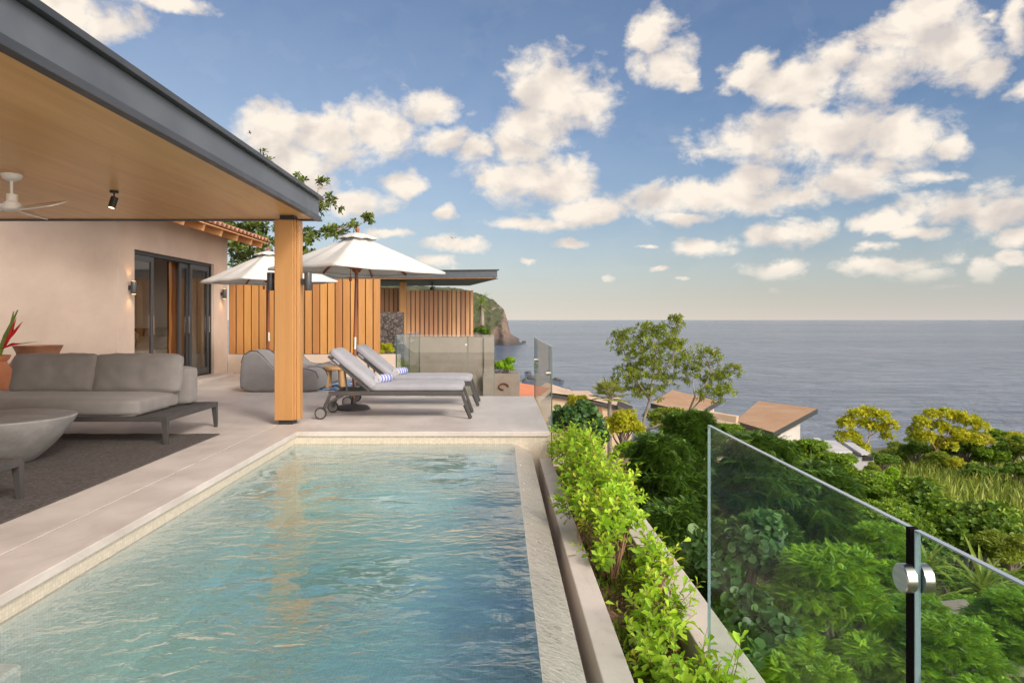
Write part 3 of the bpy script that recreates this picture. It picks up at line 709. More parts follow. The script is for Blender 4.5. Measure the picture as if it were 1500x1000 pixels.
# ------------------------------------------------------------------ glass railings
def glass_panel(label, x0, y0, x1, y1, z0, z1, near=False, th=.012, clips=(), group='glass railing panels', seal=None):
    t = thing('glass_panel', label, 'glass railing', ((x0 + x1) / 2, (y0 + y1) / 2, z0), group)
    d_ = Vector((x1 - x0, y1 - y0, 0)).normalized(); n_ = Vector((-d_.y, d_.x, 0)) * th / 2
    a, b = Vector((x0, y0, 0)), Vector((x1, y1, 0)); e = .0035
    def strip(p, q, za, zb): return MB().prism([(p - n_).to_tuple()[:2], (q - n_).to_tuple()[:2], (q + n_).to_tuple()[:2], (p + n_).to_tuple()[:2]], za, zb)
    strip(a + d_ * e, b - d_ * e, z0, z1 - e).build('pane', M['glass_near' if near else 'glass'], t)
    strip(a, b, z1 - e, z1).build('top_edge', M['glass_edge'], t)
    strip(a, a + d_ * e, z0, z1 - e - .0005).build('side_edge', M['glass_edge' if near else 'glass_edge_green'], t)
    strip(b - d_ * e, b, z0, z1 - e - .0005).build('side_edge', M['glass_edge_green'], t)
    for (u, z, r_) in clips:
        c = a + (b - a) * u; nn = n_.normalized()
        MB().cyl(c - nn * .03 + Vector((0, 0, z)), c + nn * .03 + Vector((0, 0, z)), r_, 20).build('clamp', M['chrome'], t, smooth=True)
    return t
gx = .955
g1 = glass_panel('large clear glass panel beside the planter, its near end sealed black at the round clamp', gx, 3.27, gx, 1.668, -.30, .80, True, .013)
MB().box(gx - .0105, gx + .0105, 1.650, 1.667, -.30, .80).build('edge_seal', M['seal'], g1)
g2 = glass_panel('nearest clear glass panel at the right edge of the photo, past the round clamp', gx, 1.640, gx, .62, -.30, .80, True, .013)
for sx in (-1, 1):
    MB().tube([(gx + sx * .009, 1.653, .685), (gx + sx * .030, 1.653, .685), (gx + sx * .033, 1.653, .685)], [.033, .033, .030], 40).build('clamp', M['chrome'], g1, smooth=True)
glass_panel('glass panel along the right edge of the terrace above the planted slope', .60, 12.3, .60, 8.27, -.34, .972, False, .014, ((.86, .62, .03), (.12, .62, .03)))
glass_panel('glass panel behind the foot of the loungers, right of the joint', -.53, 12.02, -.09, 12.02, 0, 1.02, False, .012)
glass_panel('glass panel behind the loungers, left of the joint', -1.73, 12.02, -.545, 12.02, 0, 1.02, False, .012, ((.985, .86, .018),))
glass_panel('glass return panel running back from the corner behind the loungers', -1.74, 12.03, -1.74, 13.8, 0, 1.02, False, .012, ((.35, .86, .018),))
glass_panel('farther glass return panel running towards the low beige wall', -1.74, 13.82, -1.74, 15.6, 0, 1.02, False, .012, ((.25, .86, .018),))

# ------------------------------------------------------------------ furniture
def platform(name, label, cat, x0, x1, y0, y1, cushions=True):
    """low slatted sofa platform with four splayed legs"""
    t = thing(name, label, cat, ((x0 + x1) / 2, (y0 + y1) / 2, 0))
    q = MB(); zt = .298; h = .052
    q.box(x0, x1, y0, y0 + .045, zt - h, zt).box(x0, x1, y1 - .045, y1, zt - h, zt).box(x0, x0 + .045, y0 + .045, y1 - .045, zt - h, zt).box(x1 - .045, x1, y0 + .045, y1 - .045, zt - h, zt)
    q.build('frame', M['furniture'], t, bevel=.004)
    for k in range(4):
        x = x1 - .045 - .082 * (k + 1)
        MB().box(x, x + .068, y0 + .046, y1 - .046, zt - .022, zt - .003).build('slat', M['furniture'], t, bevel=.002)
    for lx, sx in ((x0 + .03, -1), (x1 - .03, 1)):
        for ly, sy in ((y0 + .03, -1), (y1 - .03, 1)):
            MB().tube([(lx, ly, zt - h + .003), (lx + sx * .012, ly + sy * .008, .0)], [.040, .024], 4).build('leg', M['furniture'], t)
    return t
SX1 = -3.37
so1 = platform('sofa', 'long taupe outdoor sofa on a charcoal frame with slatted side end by the rug', 'sofa', -7.6, SX1, 7.26, 8.58)
MB().cushion(3.72, .96, .17, .045, .012, Matrix.Translation((-5.535, 7.75, .385)), 16, .007).build('seat_cushion', M['sofa'], so1, smooth='all')
MB().cushion(1.95, .24, .43, .05, .006, Matrix.Translation((-4.545, 8.38, .515)), 14, .006, 3).build('back_bolster', M['sofa'], so1, smooth='all')
for i, (x, wd) in enumerate(((-5.03, .94), (-4.10, .95))):
    Mx = Matrix.Translation((x, 8.13, .668)) @ Matrix.Rotation(R(77), 4, 'X')
    tag(MB().cushion(wd, .43, .13, .035, .032, Mx, 20, .012, i * 5 + 1).build('back_cushion', M['sofa'], smooth='all'),
        ('taupe back cushion at the left of the sofa' if i == 0 else 'taupe back cushion at the right of the sofa beside the slatted end'), 'cushion', 'sofa back cushions')
bench = platform('bench', 'corner of a second low slatted seat at the left edge of the photo', 'bench', -7.2, SX1 - .01, 3.6, 5.10)
MB().cushion(2.6, 1.1, .17, .045, .012, Matrix.Translation((-5.9, 4.35, .385))).build('seat_cushion', M['sofa'], bench, smooth='all')
ct = thing('coffee_table', 'round grey cast cement bowl shaped coffee table on the rug', 'coffee table', (-4.46, 6.4, 0))
prof = [(.02, .0), (.26, .0), (.30, .03), (.42, .14), (.52, .26), (.585, .36), (.60, .395), (.592, .405), (.02, .408)]
MB().lathe(prof, (-4.46, 6.4, .012), 56).build('bowl', M['cement_bowl'], ct, smooth=True)
ru = MB().grid(lambda u, v: (-8 + 4.88 * u, 2.3 + 5.68 * v + (.012 * math.sin(u * 40) + .010 * math.sin(u * 93 + 1) if v > .99 else 0), .012), 160, 40)
o = ru.build('rug', M['rug']); mo = o.modifiers.new('thick', 'SOLIDIFY'); mo.thickness = .010; mo.offset = -1
tag(o, 'large charcoal woven rug under the sofa and coffee table', 'rug')
# pots
tag(MB().lathe([(.10, 0), (.17, .06), (.225, .25), (.235, .42), (.20, .60), (.135, .72), (.12, .755), (.15, .79), (.165, .83), (.15, .835), (.11, .77), (.02, .70)], (-6.33, 9.0, 0), 40).build('terracotta_pot', M['clay'], smooth=True),
    'orange terracotta pot with red flower at the left edge behind the sofa', 'pot')
tag(MB().lathe([(.16, 0), (.30, .12), (.40, .35), (.40, .55), (.33, .68), (.28, .74), (.285, .78), (.325, .865), (.335, .885), (.31, .885), (.26, .80), (.02, .74)], (-7.05, 10.95, 0), 40).build('clay_urn', M['clay_dark'], smooth=True),
    'large brown clay urn with flared rim behind the left sofa cushion', 'urn')
fl = thing('heliconia', 'red heliconia flower with green stem standing in the orange pot', 'flower', (-6.33, 9.0, .80))
M['stem_green'] = pmat('heliconia_stem', (.10, .20, .015), (.20, .28, .03), 6, .5); M['petal_red'] = pmat('heliconia_red', (.55, .015, .012), (.42, .01, .01), 5, .45)
b0 = Vector((-6.33, 9.0, .72)); tip = P(26, 454, 9.0)
MB().tube([b0, b0.lerp(tip, .5) + Vector((-.01, 0, .02)), tip], [.030, .028, .007], 8).build('stem', M['stem_green'], fl, smooth=True)
MB().tube([b0 + Vector((.02, -.02, .05)), P(14, 485, 8.98), P(20, 456, 8.97)], [.02, .02, .006], 8).build('leaf_sheath', M['stem_green'], fl, smooth=True)
for i, (p0, p1, p2, r_) in enumerate((((5, 510), (15, 490), (24, 465), .026), ((10, 500), (20, 487), (33, 471), .02), ((6, 509), (18, 504), (34, 503), .018))):
    MB().tube([P(*p0, 8.96), P(*p1, 8.94), P(*p2, 8.95)], [r_ * .5, r_, .002], 8).build('bract', M['petal_red'], fl, smooth=True)
MB().tube([P(32, 503, 8.95), P(55, 500, 8.96)], [.006, .002], 6).build('bract_tip', M['stem_green'], fl)

# bean bag loungers
def bean_bag(label, loc):
    t = thing('bean_bag', label, 'bean bag', loc, 'bean bag loungers')
    prof = [(.02, .0), (.5, .0), (1.0, .0), (1.36, .0), (1.41, .10), (1.41, .24), (1.36, .36), (1.22, .41), (1.05, .40), (.90, .36), (.76, .365), (.64, .40), (.53, .50), (.42, .64), (.31, .735), (.18, .74), (.07, .66), (.02, .52), (.0, .30), (.0, .12)]
    cx, cz = .65, .25; secs = ((0, .86), (.03, .95), (.10, 1.0), (.38, 1.015), (.66, 1.0), (.73, .95), (.76, .86))
    q = MB(); n = len(prof)
    for y, s_ in secs:
        for x, z in prof:
            xx = cx + (x - cx) * (1 - (1 - s_) * .35); zz = cz + (z - cz) * (1 - (1 - s_) * .55)
            q.v.append((loc[0] + xx, loc[1] + y, loc[2] + max(0, zz) + .001))
    for j in range(len(secs) - 1):
        for i in range(n): q.f.append((j * n + i, j * n + (i + 1) % n, (j + 1) * n + (i + 1) % n, (j + 1) * n + i))
    q.f.append(tuple(range(n))); q.f.append(tuple((len(secs) - 1) * n + i for i in range(n))[::-1])
    o = q.build('body', M['beanbag'], t, smooth='all'); mo = o.modifiers.new('sub', 'SUBSURF'); mo.levels = 2; mo.render_levels = 2
    for y in (.035, .725):
        pts = [(loc[0] + cx + (x - cx) * .985, loc[1] + y, loc[2] + cz + (z - cz) * .975 + .002) for x, z in prof[5:18]]
        MB().tube(pts, .007, 6).build('piping', M['piping'], t, smooth=True)
    return t
bean_bag('grey bean bag lounger partly hidden behind the timber post, the nearer one', (-4.60, 12.62, 0))
bean_bag('grey bean bag lounger standing against the low wall behind the other bean bag', (-4.62, 14.3, 0))
def blue_rug_mat():
    m, t, out = new_mat('blue_patterned_rug'); b = t.new('ShaderNodeBsdfPrincipled'); t.l.new(b.outputs[0], out.inputs[0])
    tc = t.new('ShaderNodeTexCoord'); v = t.vmath('ADD', tc.outputs['Object'], t.vmath('MULTIPLY', t.noise(tc.outputs['Object'], 5, 3, out=1), (.25, .25, 0)))
    vo = t.new('ShaderNodeTexVoronoi'); t.put(vo.inputs['Vector'], v); vo.inputs['Scale'].default_value = 9
    c = t.ramp(t.sep(vo.outputs['Color'])[0], [(0, (.02, .03, .09)), (.3, (.05, .13, .30)), (.55, (.50, .50, .48)), (.75, (.10, .25, .42)), (.9, (.03, .05, .14))], 'CONSTANT')
    t.put(b.inputs['Base Color'], c); b.inputs['Roughness'].default_value = .95; return m
tag(MB().box(-4.3, -1.95, 12.95, 15.6, .001, .012).build('patterned_rug', blue_rug_mat()), 'blue and white patterned rug under the bean bags and stool', 'rug')
st = thing('stool', 'small chunky teak stool beside the bean bag', 'stool', (-3.10, 13.5, .012))
MB().lathe([(.02, -.07), (.205, -.07), (.225, -.05), (.225, -.012), (.21, 0), (.02, .002)], (-3.10, 13.5, .40), 24).build('seat', M['stool'], st, smooth=True)
for a_ in (35, 145, 215, 325):
    MB().tube([(-3.10 + .155 * math.cos(R(a_)), 13.5 + .155 * math.sin(R(a_)), .335), (-3.10 + .175 * math.cos(R(a_)), 13.5 + .175 * math.sin(R(a_)), .013)], [.052, .048], 10).build('leg', M['stool'], st, smooth=True)

# sun loungers
def make_lounger(label):
    t = thing('sun_lounger', label, 'sun lounger', (0, 0, 0), 'sun loungers beside the pool')
    L0, L1, Wd, zr = -1.73, 0.0, .64, .327                                # head at -x, foot at 0
    fr = MB()
    for y in (.0, Wd - .04): fr.box(L0, L1, y, y + .04, zr - .028, zr + .028)
    fr.box(L0 + .04, L0 + .08, .04, Wd - .04, zr - .02, zr + .02).box(-.05, -.01, .04, Wd - .04, zr - .02, zr + .02).box(-1.24, -1.20, .04, Wd - .04, zr - .02, zr + .02)
    fr.build('frame', M['furniture'], t, bevel=.004)
    q = MB()
    for k in range(9): q.box(-1.15 + k * .125, -1.07 + k * .125, .04, Wd - .04, zr + .006, zr + .018)
    q.build('slats', M['furniture'], t)
    for y in (.02, Wd - .02):
        MB().bar((-.012, y, zr + .01), (.105, y, .012), .04, .045, (0, 1, 0)).build('leg', M['furniture'], t, bevel=.004)
        MB().bar((.02, y, .145 + .03), (.098, y, .0), .034, .02, (0, 1, 0)).build('foot_cap', M['black'], t)
        MB().bar((L0 + .02, y, zr - .01), (L0 - .085, y, .085), .035, .045, (0, 1, 0)).build('leg', M['furniture'], t, bevel=.004)
        MB().bar((L0 + .19, y, zr - .02), (L0 - .02, y, .20), .03, .032, (0, 1, 0)).build('brace', M['furniture'], t)
        yo = y - .042 if y < .3 else y + .042
        wh = MB().cyl((L0 - .095, yo - .018, .075), (L0 - .095, yo + .018, .075), .075, 32).build('wheel', M['black'], t, smooth=True)
        MB().cyl((L0 - .095, yo - .021, .075), (L0 - .095, yo + .021, .075), .060, 32).build('hub', M['sofa'], wh, smooth=True)
    bf = MB(); hx, hz = -1.20, zr + .03; ang = R(40); ux, uz = -math.cos(ang), math.sin(ang)
    for y in (.02, Wd - .02): bf.bar((hx, y, hz), (hx + ux * .70, y, hz + uz * .70), .03, .032, (0, 1, 0))
    for k in range(6): bf.bar((hx + ux * (.08 + .115 * k), .035, hz + uz * (.08 + .115 * k)), (hx + ux * (.08 + .115 * k), Wd - .035, hz + uz * (.08 + .115 * k)), .05, .014, (ux, 0, uz))
    bf.bar((hx + ux * .45, .10, hz + uz * .45), (L0 + .22, .10, zr + .01), .02, .02, (0, 1, 0)).bar((hx + ux * .45, Wd - .10, hz + uz * .45), (L0 + .22, Wd - .10, zr + .01), .02, .02, (0, 1, 0))
    bf.build('backrest_frame', M['furniture'], t)
    MB().cushion(1.20, Wd - .02, .10, .04, .010, Matrix.Translation((-.605, Wd / 2, zr + .074)), 12).build('seat_pad', M['pad'], t, smooth='all')
    Mb = Matrix.Translation((hx + ux * .355 + .045, Wd / 2, hz + uz * .355 + .050)) @ Matrix.Rotation(ang, 4, 'Y')
    MB().cushion(.755, Wd - .02, .105, .042, .012, Mb, 12).build('back_pad', M['pad'], t, smooth='all')
    MB().bar((hx + ux * .62 + .045, -.004, hz + uz * .62 - .02), (hx + ux * .62 + .045, Wd + .004, hz + uz * .62 - .02), .02, .10, (ux, 0, uz)).build('strap', M['pad'], t)
    return t
l1 = make_lounger('grey padded sun lounger nearest the pool with a rolled towel')
l1.location = (-.478, 9.24, 0)
l2 = dup(l1, (-.42, 10.58, 0), label='grey padded sun lounger farther from the pool, behind the umbrella pole')
def towel_mat():
    m, t, out = new_mat('striped_towel'); b = t.new('ShaderNodeBsdfPrincipled'); t.l.new(b.outputs[0], out.inputs[0])
    tc = t.new('ShaderNodeTexCoord'); x = t.sep(tc.outputs['Object'])[1]
    s1 = t.math('FRACT', t.math('MULTIPLY', x, 18.0)); s2 = t.math('FRACT', t.math('MULTIPLY', x, 75.0))
    f = t.math('MAXIMUM', t.math('GREATER_THAN', s1, .82), t.math('MULTIPLY', t.math('GREATER_THAN', s2, .5), t.math('GREATER_THAN', s1, .68)))
    t.put(b.inputs['Base Color'], t.mix(f, (.16, .19, .46), (.68, .68, .74))); b.inputs['Roughness'].default_value = .95
    bn = t.new('ShaderNodeBump'); bn.inputs['Strength'].default_value = .6; bn.inputs['Distance'].default_value = .004
    t.put(bn.inputs['Height'], t.noise(tc.outputs['Object'], 160, 3)); t.l.new(bn.outputs[0], b.inputs['Normal']); return m
M['towel'] = towel_mat()
def towel(label):
    q = MB(); n = 110; L = .23
    pts = [];
    for k in range(n):
        a_ = k / n * 2 * math.pi * 4.6; r_ = .012 + .052 * k / n; pts.append((r_ * math.cos(a_), r_ * math.sin(a_)))
    for j in range(5):
        y = -L / 2 + L * j / 4
        for x, z in pts: q.v.append((x, y, z + .0645))
    for j in range(4):
        for k in range(n - 1): q.f.append((j * n + k, j * n + k + 1, (j + 1) * n + k + 1, (j + 1) * n + k))
    o = q.build('rolled_towel', M['towel'], smooth='all'); mo = o.modifiers.new('thick', 'SOLIDIFY'); mo.thickness = .0095
    return tag(o, label, 'towel', 'rolled towels on the loungers')
t1 = towel('rolled blue and white striped towel on the near sun lounger'); t1.location = (-1.53, 9.46, .437); t1.rotation_euler = (0, 0, R(-30))
t2 = t1.copy(); COL.objects.link(t2); t2['label'] = 'rolled blue and white striped towel on the farther sun lounger'
t2.location = (-1.49, 10.78, .437); t2.rotation_euler = (0, 0, R(-26))

def umbrella(label, x, y, zr, za, Rr, tilt=0.0, base=True, rot=0.0):
    t = thing('umbrella', label, 'umbrella', (x, y, 0), 'market umbrellas')
    t.rotation_euler = (0, tilt, 0)
    def rim(a_):                                                        # square with a corner at the front
        k = abs((a_ / (math.pi / 2)) % 1 - .5) * 2                       # 1 on a corner, 0 in the middle of an edge
        r_ = Rr / (math.cos(((a_ + math.pi / 4) % (math.pi / 2)) - math.pi / 4) + math.sin(abs(((a_ + math.pi / 4) % (math.pi / 2)) - math.pi / 4)))
        return r_
    q = MB()
    def can(u, v, r0=.10):
        a_ = u * 2 * math.pi + rot; r1 = rim(u * 2 * math.pi); s_ = v
        r_ = r0 + (r1 - r0) * s_
        k = abs(((u * 8) % 1) - .5) * 2                                  # 1 on a rib, 0 between two ribs
        z = za + (zr - za) * s_ - .030 * math.sin(math.pi * s_) * (1 - k) - .012 * (1 - k) * s_
        if s_ > .97: r_ *= 1 - .012 * (1 - k)
        return (x + r_ * math.cos(a_), y + r_ * math.sin(a_), z)
    q.grid(can, 96, 18); q.grid(lambda u, v: (lambda p: (p[0], p[1], p[2] - .03 * v))(can(u, 1.0)), 96, 2)
    q.build('canopy', M['canvas'], t, smooth='all').modifiers.new('thick', 'SOLIDIFY').thickness = .003
    q = MB()
    def cap(u, v):
        a_ = u * 2 * math.pi + rot; k = rim(u * 2 * math.pi) / Rr; r_ = .02 + .27 * v * (k * .6 + .4); sc = .012 * math.cos(u * 16 * math.pi) * v
        return (x + r_ * math.cos(a_), y + r_ * math.sin(a_), za + .065 - .075 * v ** 1.2 - (.016 if v > .9 else 0) + sc * .5)
    q.grid(cap, 64, 10); q.build('vent_cap', M['canvas'], t, smooth='all').modifiers.new('thick', 'SOLIDIFY').thickness = .003
    for k in range(8):
        a_ = k * math.pi / 4; r1 = rim(a_) * .985; ca, sa = math.cos(a_ + rot), math.sin(a_ + rot)
        rb = MB().bar((x + .05 * ca, y + .05 * sa, za - .03), (x + r1 * ca, y + r1 * sa, zr - .018), .02, .026).build('rib', M['pole_wood'], t)
        rm = .5; zs = za - .03 + (zr - .018 - za + .03) * rm
        MB().bar((x + .05 * ca, y + .05 * sa, zr + .02), (x + r1 * rm * ca, y + r1 * rm * sa, zs - .02), .016, .022).build('strut', M['pole_wood'], rb)
    MB().cyl((x, y, .05), (x, y, za + .10), .024, 16).build('pole', M['pole_wood'], t, smooth=True)
    MB().lathe([(.025, -.035), (.05, -.03), (.075, .02), (.075, .035), (.03, .05)], (x, y, zr), 20).build('hub', M['pole_wood'], t, smooth=True)
    MB().lathe([(.012, 0), (.03, .02), (.022, .05), (.005, .06)], (x, y, za + .085), 14).build('finial', M['pole_wood'], t, smooth=True)
    MB().cyl((x, y, .86), (x, y, 1.03), .0265, 16).build('metal_sleeve', M['chrome'], t, smooth=True)
    MB().lathe([(.012, -.02), (.02, -.01), (.02, .03), (.008, .05)], (x - .085, y, zr - .14), 12).build('pulley', M['pole_wood'], t, smooth=True)
    MB().tube([(x - .085, y, zr + .02), (x - .085, y, zr - .1)], .004, 6).build('cord', M['pole_wood'], t)
    MB().lathe([(.20, .0), (.235, .004), (.24, .022), (.20, .055), (.06, .075), (.04, .085), (.035, .16), (.028, .165)], (x, y, 0), 36).build('base', M['furniture'], t, smooth=True)
    return t
umbrella('cream market umbrella rising between the two sun loungers', -2.09, 10.24, 1.985, 2.455, 1.27, R(1.3))
umbrella('cream market umbrella behind the timber post beside the bean bags', -4.52, 14.05, 2.03, 2.56, 1.36, R(-.5))

# ------------------------------------------------------------------ birds
def bird(label, px, py, Y, span, bank, yaw):
    c = P(px, py, Y); q = MB(); s_ = span / 2
    body = [(-.34, 0, -.01, .005), (-.26, 0, 0, .03), (-.1, 0, .01, .075), (.1, 0, .01, .085), (.25, 0, .02, .05), (.34, 0, .025, .035), (.42, 0, .01, .006)]
    q.tube([(a * s_, b, z_ * s_) for a, b, z_, r_ in body], [r_ * s_ for *_, r_ in body], 8)
    for sg in (1, -1):
        q.add([((.14) * s_, sg * .05 * s_, .03 * s_), (.20 * s_, sg * .5 * s_, .22 * s_), (-.05 * s_, sg * 1.0 * s_, .16 * s_), (-.10 * s_, sg * .5 * s_, .18 * s_), (-.14 * s_, sg * .05 * s_, .02 * s_),
               ((.14) * s_, sg * .05 * s_, .0), (.20 * s_, sg * .5 * s_, .20 * s_), (-.10 * s_, sg * .5 * s_, .165 * s_), (-.14 * s_, sg * .05 * s_, .0)],
              [(0, 1, 3, 4), (1, 2, 3), (5, 8, 7, 6), (6, 7, 2), (0, 5, 6, 1), (4, 3, 7, 8), (1, 6, 2), (3, 2, 7)])
    q.add([(-.3 * s_, -.02 * s_, 0), (-.3 * s_, .02 * s_, 0), (-.52 * s_, .09 * s_, 0), (-.52 * s_, -.09 * s_, 0), (-.4 * s_, 0, .02 * s_)], [(0, 1, 2, 3), (0, 4, 1), (1, 4, 2), (2, 4, 3), (3, 4, 0)])
    o = q.build('bird', M['steel_dark']); o.location = c; o.rotation_euler = (R(bank), R(-8), R(yaw)); tag(o, label, 'bird', 'birds gliding in the sky')
bird('dark bird gliding in front of the big cloud above the roof edge', 366, 195, 70, 1.0, 35, 25)
bird('dark bird gliding low over the small cloud right of the umbrella', 663, 349, 80, 1.0, 10, 70)

# ------------------------------------------------------------------ vegetation
T_OBO = (np.array([(0,0,0),(.5,0,-.03),(1,0,-.14),(.3,.16,.03),(.72,.32,.05),(.3,-.16,.03),(.72,-.32,.05)]), [(0,1,4,3),(1,2,4),(0,5,6,1),(1,6,2)])
T_LAN = (np.array([(0,0,0),(.45,.5,.04),(1,0,-.12),(.45,-.5,.04)]), [(0,1,2),(0,2,3)])
T_RND = (np.array([(0,0,0),(.5,0,-.04),(1,0,-.1),(.12,.36,.05),(.55,.55,.07),(.9,.32,.0),(.12,-.36,.05),(.55,-.55,.07),(.9,-.32,.0)]),
         [(0,1,4,3),(1,2,5,4),(0,6,7,1),(1,7,8,2)])
def pinnate(n=9, droop=.35, lw=.062, ll=.30, taper=True):
    v = []; f = []
    for k in range(n):
        u = .10 + .88 * k / (n - 1); z = -droop * u * u; L = ll * (math.sin(math.pi * (.18 + .75 * u)) ** .8 if taper else 1)
        for s_ in (1, -1):
            b = len(v); dx = .45 * L
            v += [(u, 0, z), (u + dx * .5 - lw * .5, s_ * L * .5, z - .01), (u + dx, s_ * L, z - .12 * L - .02), (u + dx * .5 + lw * .6, s_ * L * .5, z + .006)]
            f.append((b, b + 1, b + 2, b + 3) if s_ < 0 else (b, b + 3, b + 2, b + 1))
    b = len(v); v += [(0, -.006, 0), (0, .006, 0), (.5, .006, -droop * .25), (.5, -.006, -droop * .25), (1, 0, -droop)]
    f += [(b, b + 3, b + 2, b + 1), (b + 3, b + 4, b + 2)]
    return np.array(v), f
T_PIN = pinnate(9, .32, .085, .34)
T_FRN = pinnate(9, .55, .085, .26)

def norm(a): return a / np.maximum(np.linalg.norm(a, axis=1, keepdims=True), 1e-9)
def leaves_mesh(name, pos, dirs, ups, lens, wids, tmpl, rnd):
    v0, f0 = tmpl; n = len(pos); k = len(v0)
    d_ = norm(dirs); sdir = norm(np.cross(d_, ups)); u_ = np.cross(sdir, d_)
    V_ = pos[:, None] + d_[:, None] * (v0[None, :, 0, None] * lens[:, None, None]) + sdir[:, None] * (v0[None, :, 1, None] * wids[:, None, None]) + u_[:, None] * (v0[None, :, 2, None] * lens[:, None, None])
    V_ = V_.reshape(-1, 3)
    base = np.arange(n) * k
    loops = np.concatenate([np.array(f).ravel() for f in f0]); tot = np.array([len(f) for f in f0])
    L_ = (base[:, None] + loops[None]).ravel(); Tt = np.tile(tot, n); st_ = np.concatenate([[0], np.cumsum(Tt)[:-1]])
    me = bpy.data.meshes.new(name)
    me.vertices.add(len(V_)); me.vertices.foreach_set('co', V_.astype(np.float32).ravel())
    me.loops.add(len(L_)); me.loops.foreach_set('vertex_index', L_.astype(np.int32))
    me.polygons.add(len(Tt)); me.polygons.foreach_set('loop_start', st_.astype(np.int32)); me.polygons.foreach_set('loop_total', Tt.astype(np.int32))
    me.update(calc_edges=True)
    at = me.attributes.new('rnd', 'FLOAT', 'FACE'); at.data.foreach_set('value', np.repeat(rnd, len(f0)).astype(np.float32))
    return me
def rdirs(n): return norm(RNG.normal(size=(n, 3)))
def clump_points(clumps, n, inner=.55, cut=-.6):
    """points spread through a set of ellipsoids, more of them near the outside; returns points, outward directions"""
    c = np.array(clumps, float); w = (c[:, 3] * c[:, 4] + c[:, 4] * c[:, 5] + c[:, 3] * c[:, 5]) ** .95; w /= w.sum()
    idx = RNG.choice(len(c), n, p=w); d_ = rdirs(n)
    bad = d_[:, 2] < cut; d_[bad, 2] *= -1
    r = (inner ** 3 + (1 - inner ** 3) * RNG.random(n)) ** (1 / 3) * RNG.normal(1, .09, n)
    rad = c[idx, 3:6]; return c[idx, :3] + d_ * rad * r[:, None], norm(d_ / rad)
def rosettes(tips, axes, per, spread=.75):
    n = len(tips); t_ = np.repeat(tips, per, 0); a = np.repeat(norm(axes), per, 0)
    o = norm(np.cross(a, np.repeat(rdirs(n), per, 0) + 1e-3)); b2 = np.cross(a, o)
    ph = np.tile(np.arange(per) * 2.4, n) + np.repeat(RNG.random(n) * 6.28, per)
    rad = o * np.cos(ph)[:, None] + b2 * np.sin(ph)[:, None]
    el = np.tile(np.linspace(.15, 1.0, per), n)[:, None]                  # inner leaves stand up, outer lie flat
    d_ = norm(a * (1.15 - el) + rad * (spread * .6 + spread * el)) + RNG.normal(size=t_.shape) * .12
    return t_ + a * ((1 - el) * .012), d_, a
def link_mesh(name, me, mat, parent):
    me.materials.append(mat); o = bpy.data.objects.new(name, me); COL.objects.link(o); o.parent = parent; return o

LM = {}
LM['lime'] = leafmat('lime_leaves', (0.085, 0.21, 0.01), (0.23, 0.44, 0.018), (0.46, 0.66, 0.05), .38, .45, (.55, .50, .06))
LM['mid'] = leafmat('mid_green_leaves', (0.055, 0.13, 0.01), (0.15, 0.28, 0.018), (0.31, 0.45, 0.04), .32)
LM['dark'] = leafmat('dark_green_leaves', (.012, .036, .009), (.026, .066, .012), (.055, .11, .018), .22, .4)
LM['domeleaf'] = leafmat('dome_shrub_leaves', (0.03, 0.09, 0.01), (0.1, 0.2, 0.016), (0.28, 0.41, 0.04), .25, .4)
LM['teal'] = leafmat('deep_green_round_leaves', (0.03, 0.085, 0.028), (0.065, 0.15, 0.045), (0.13, 0.24, 0.07), .25, .38)
LM['fern'] = leafmat('feathery_bright_leaves', (0.06, 0.16, 0.01), (0.175, 0.36, 0.02), (0.4, 0.6, 0.05), .38)
LM['fern2'] = leafmat('feathery_dark_leaves', (0.016, 0.052, 0.008), (0.052, 0.128, 0.014), (0.15, 0.27, 0.03), .25)
LM['yellow'] = leafmat('yellow_green_leaves', (0.2, 0.26, 0.01), (0.42, 0.46, 0.018), (0.66, 0.62, 0.06), .40, .5, (.50, .22, .03))  # on the shore trees this yellow carries the warm sunlight in the leaf colour
LM['olive'] = leafmat('olive_leaves', (0.1, 0.16, 0.016), (0.22, 0.31, 0.03), (0.41, 0.48, 0.07), .3)
LM['fig'] = leafmat('fig_tree_leaves', (.05, .085, .016), (.11, .16, .03), (.24, .27, .07), .3, .4)
LM['slender'] = leafmat('slender_tree_leaves', (.08,.13,.006), (.18,.25,.010), (.36,.42,.022), .38, .45, (.42, .28, .03))
LM['grass'] = leafmat('dry_grass_blades', (.15,.24,.03), (.28,.40,.06), (.48,.53,.14), .35, .6)
LM['palm'] = leafmat('pale_palm_fans', (0.18, 0.24, 0.05), (0.34, 0.4, 0.1), (0.52, 0.54, 0.18), .3)
LM['agave'] = leafmat('strap_leaves', (.10, .17, .02), (.19, .27, .035), (.32, .38, .08), .3)
LM['cover'] = leafmat('ground_cover_leaves', (0.06, 0.1, 0.012), (0.13, 0.2, 0.02), (0.26, 0.32, 0.05), .25)

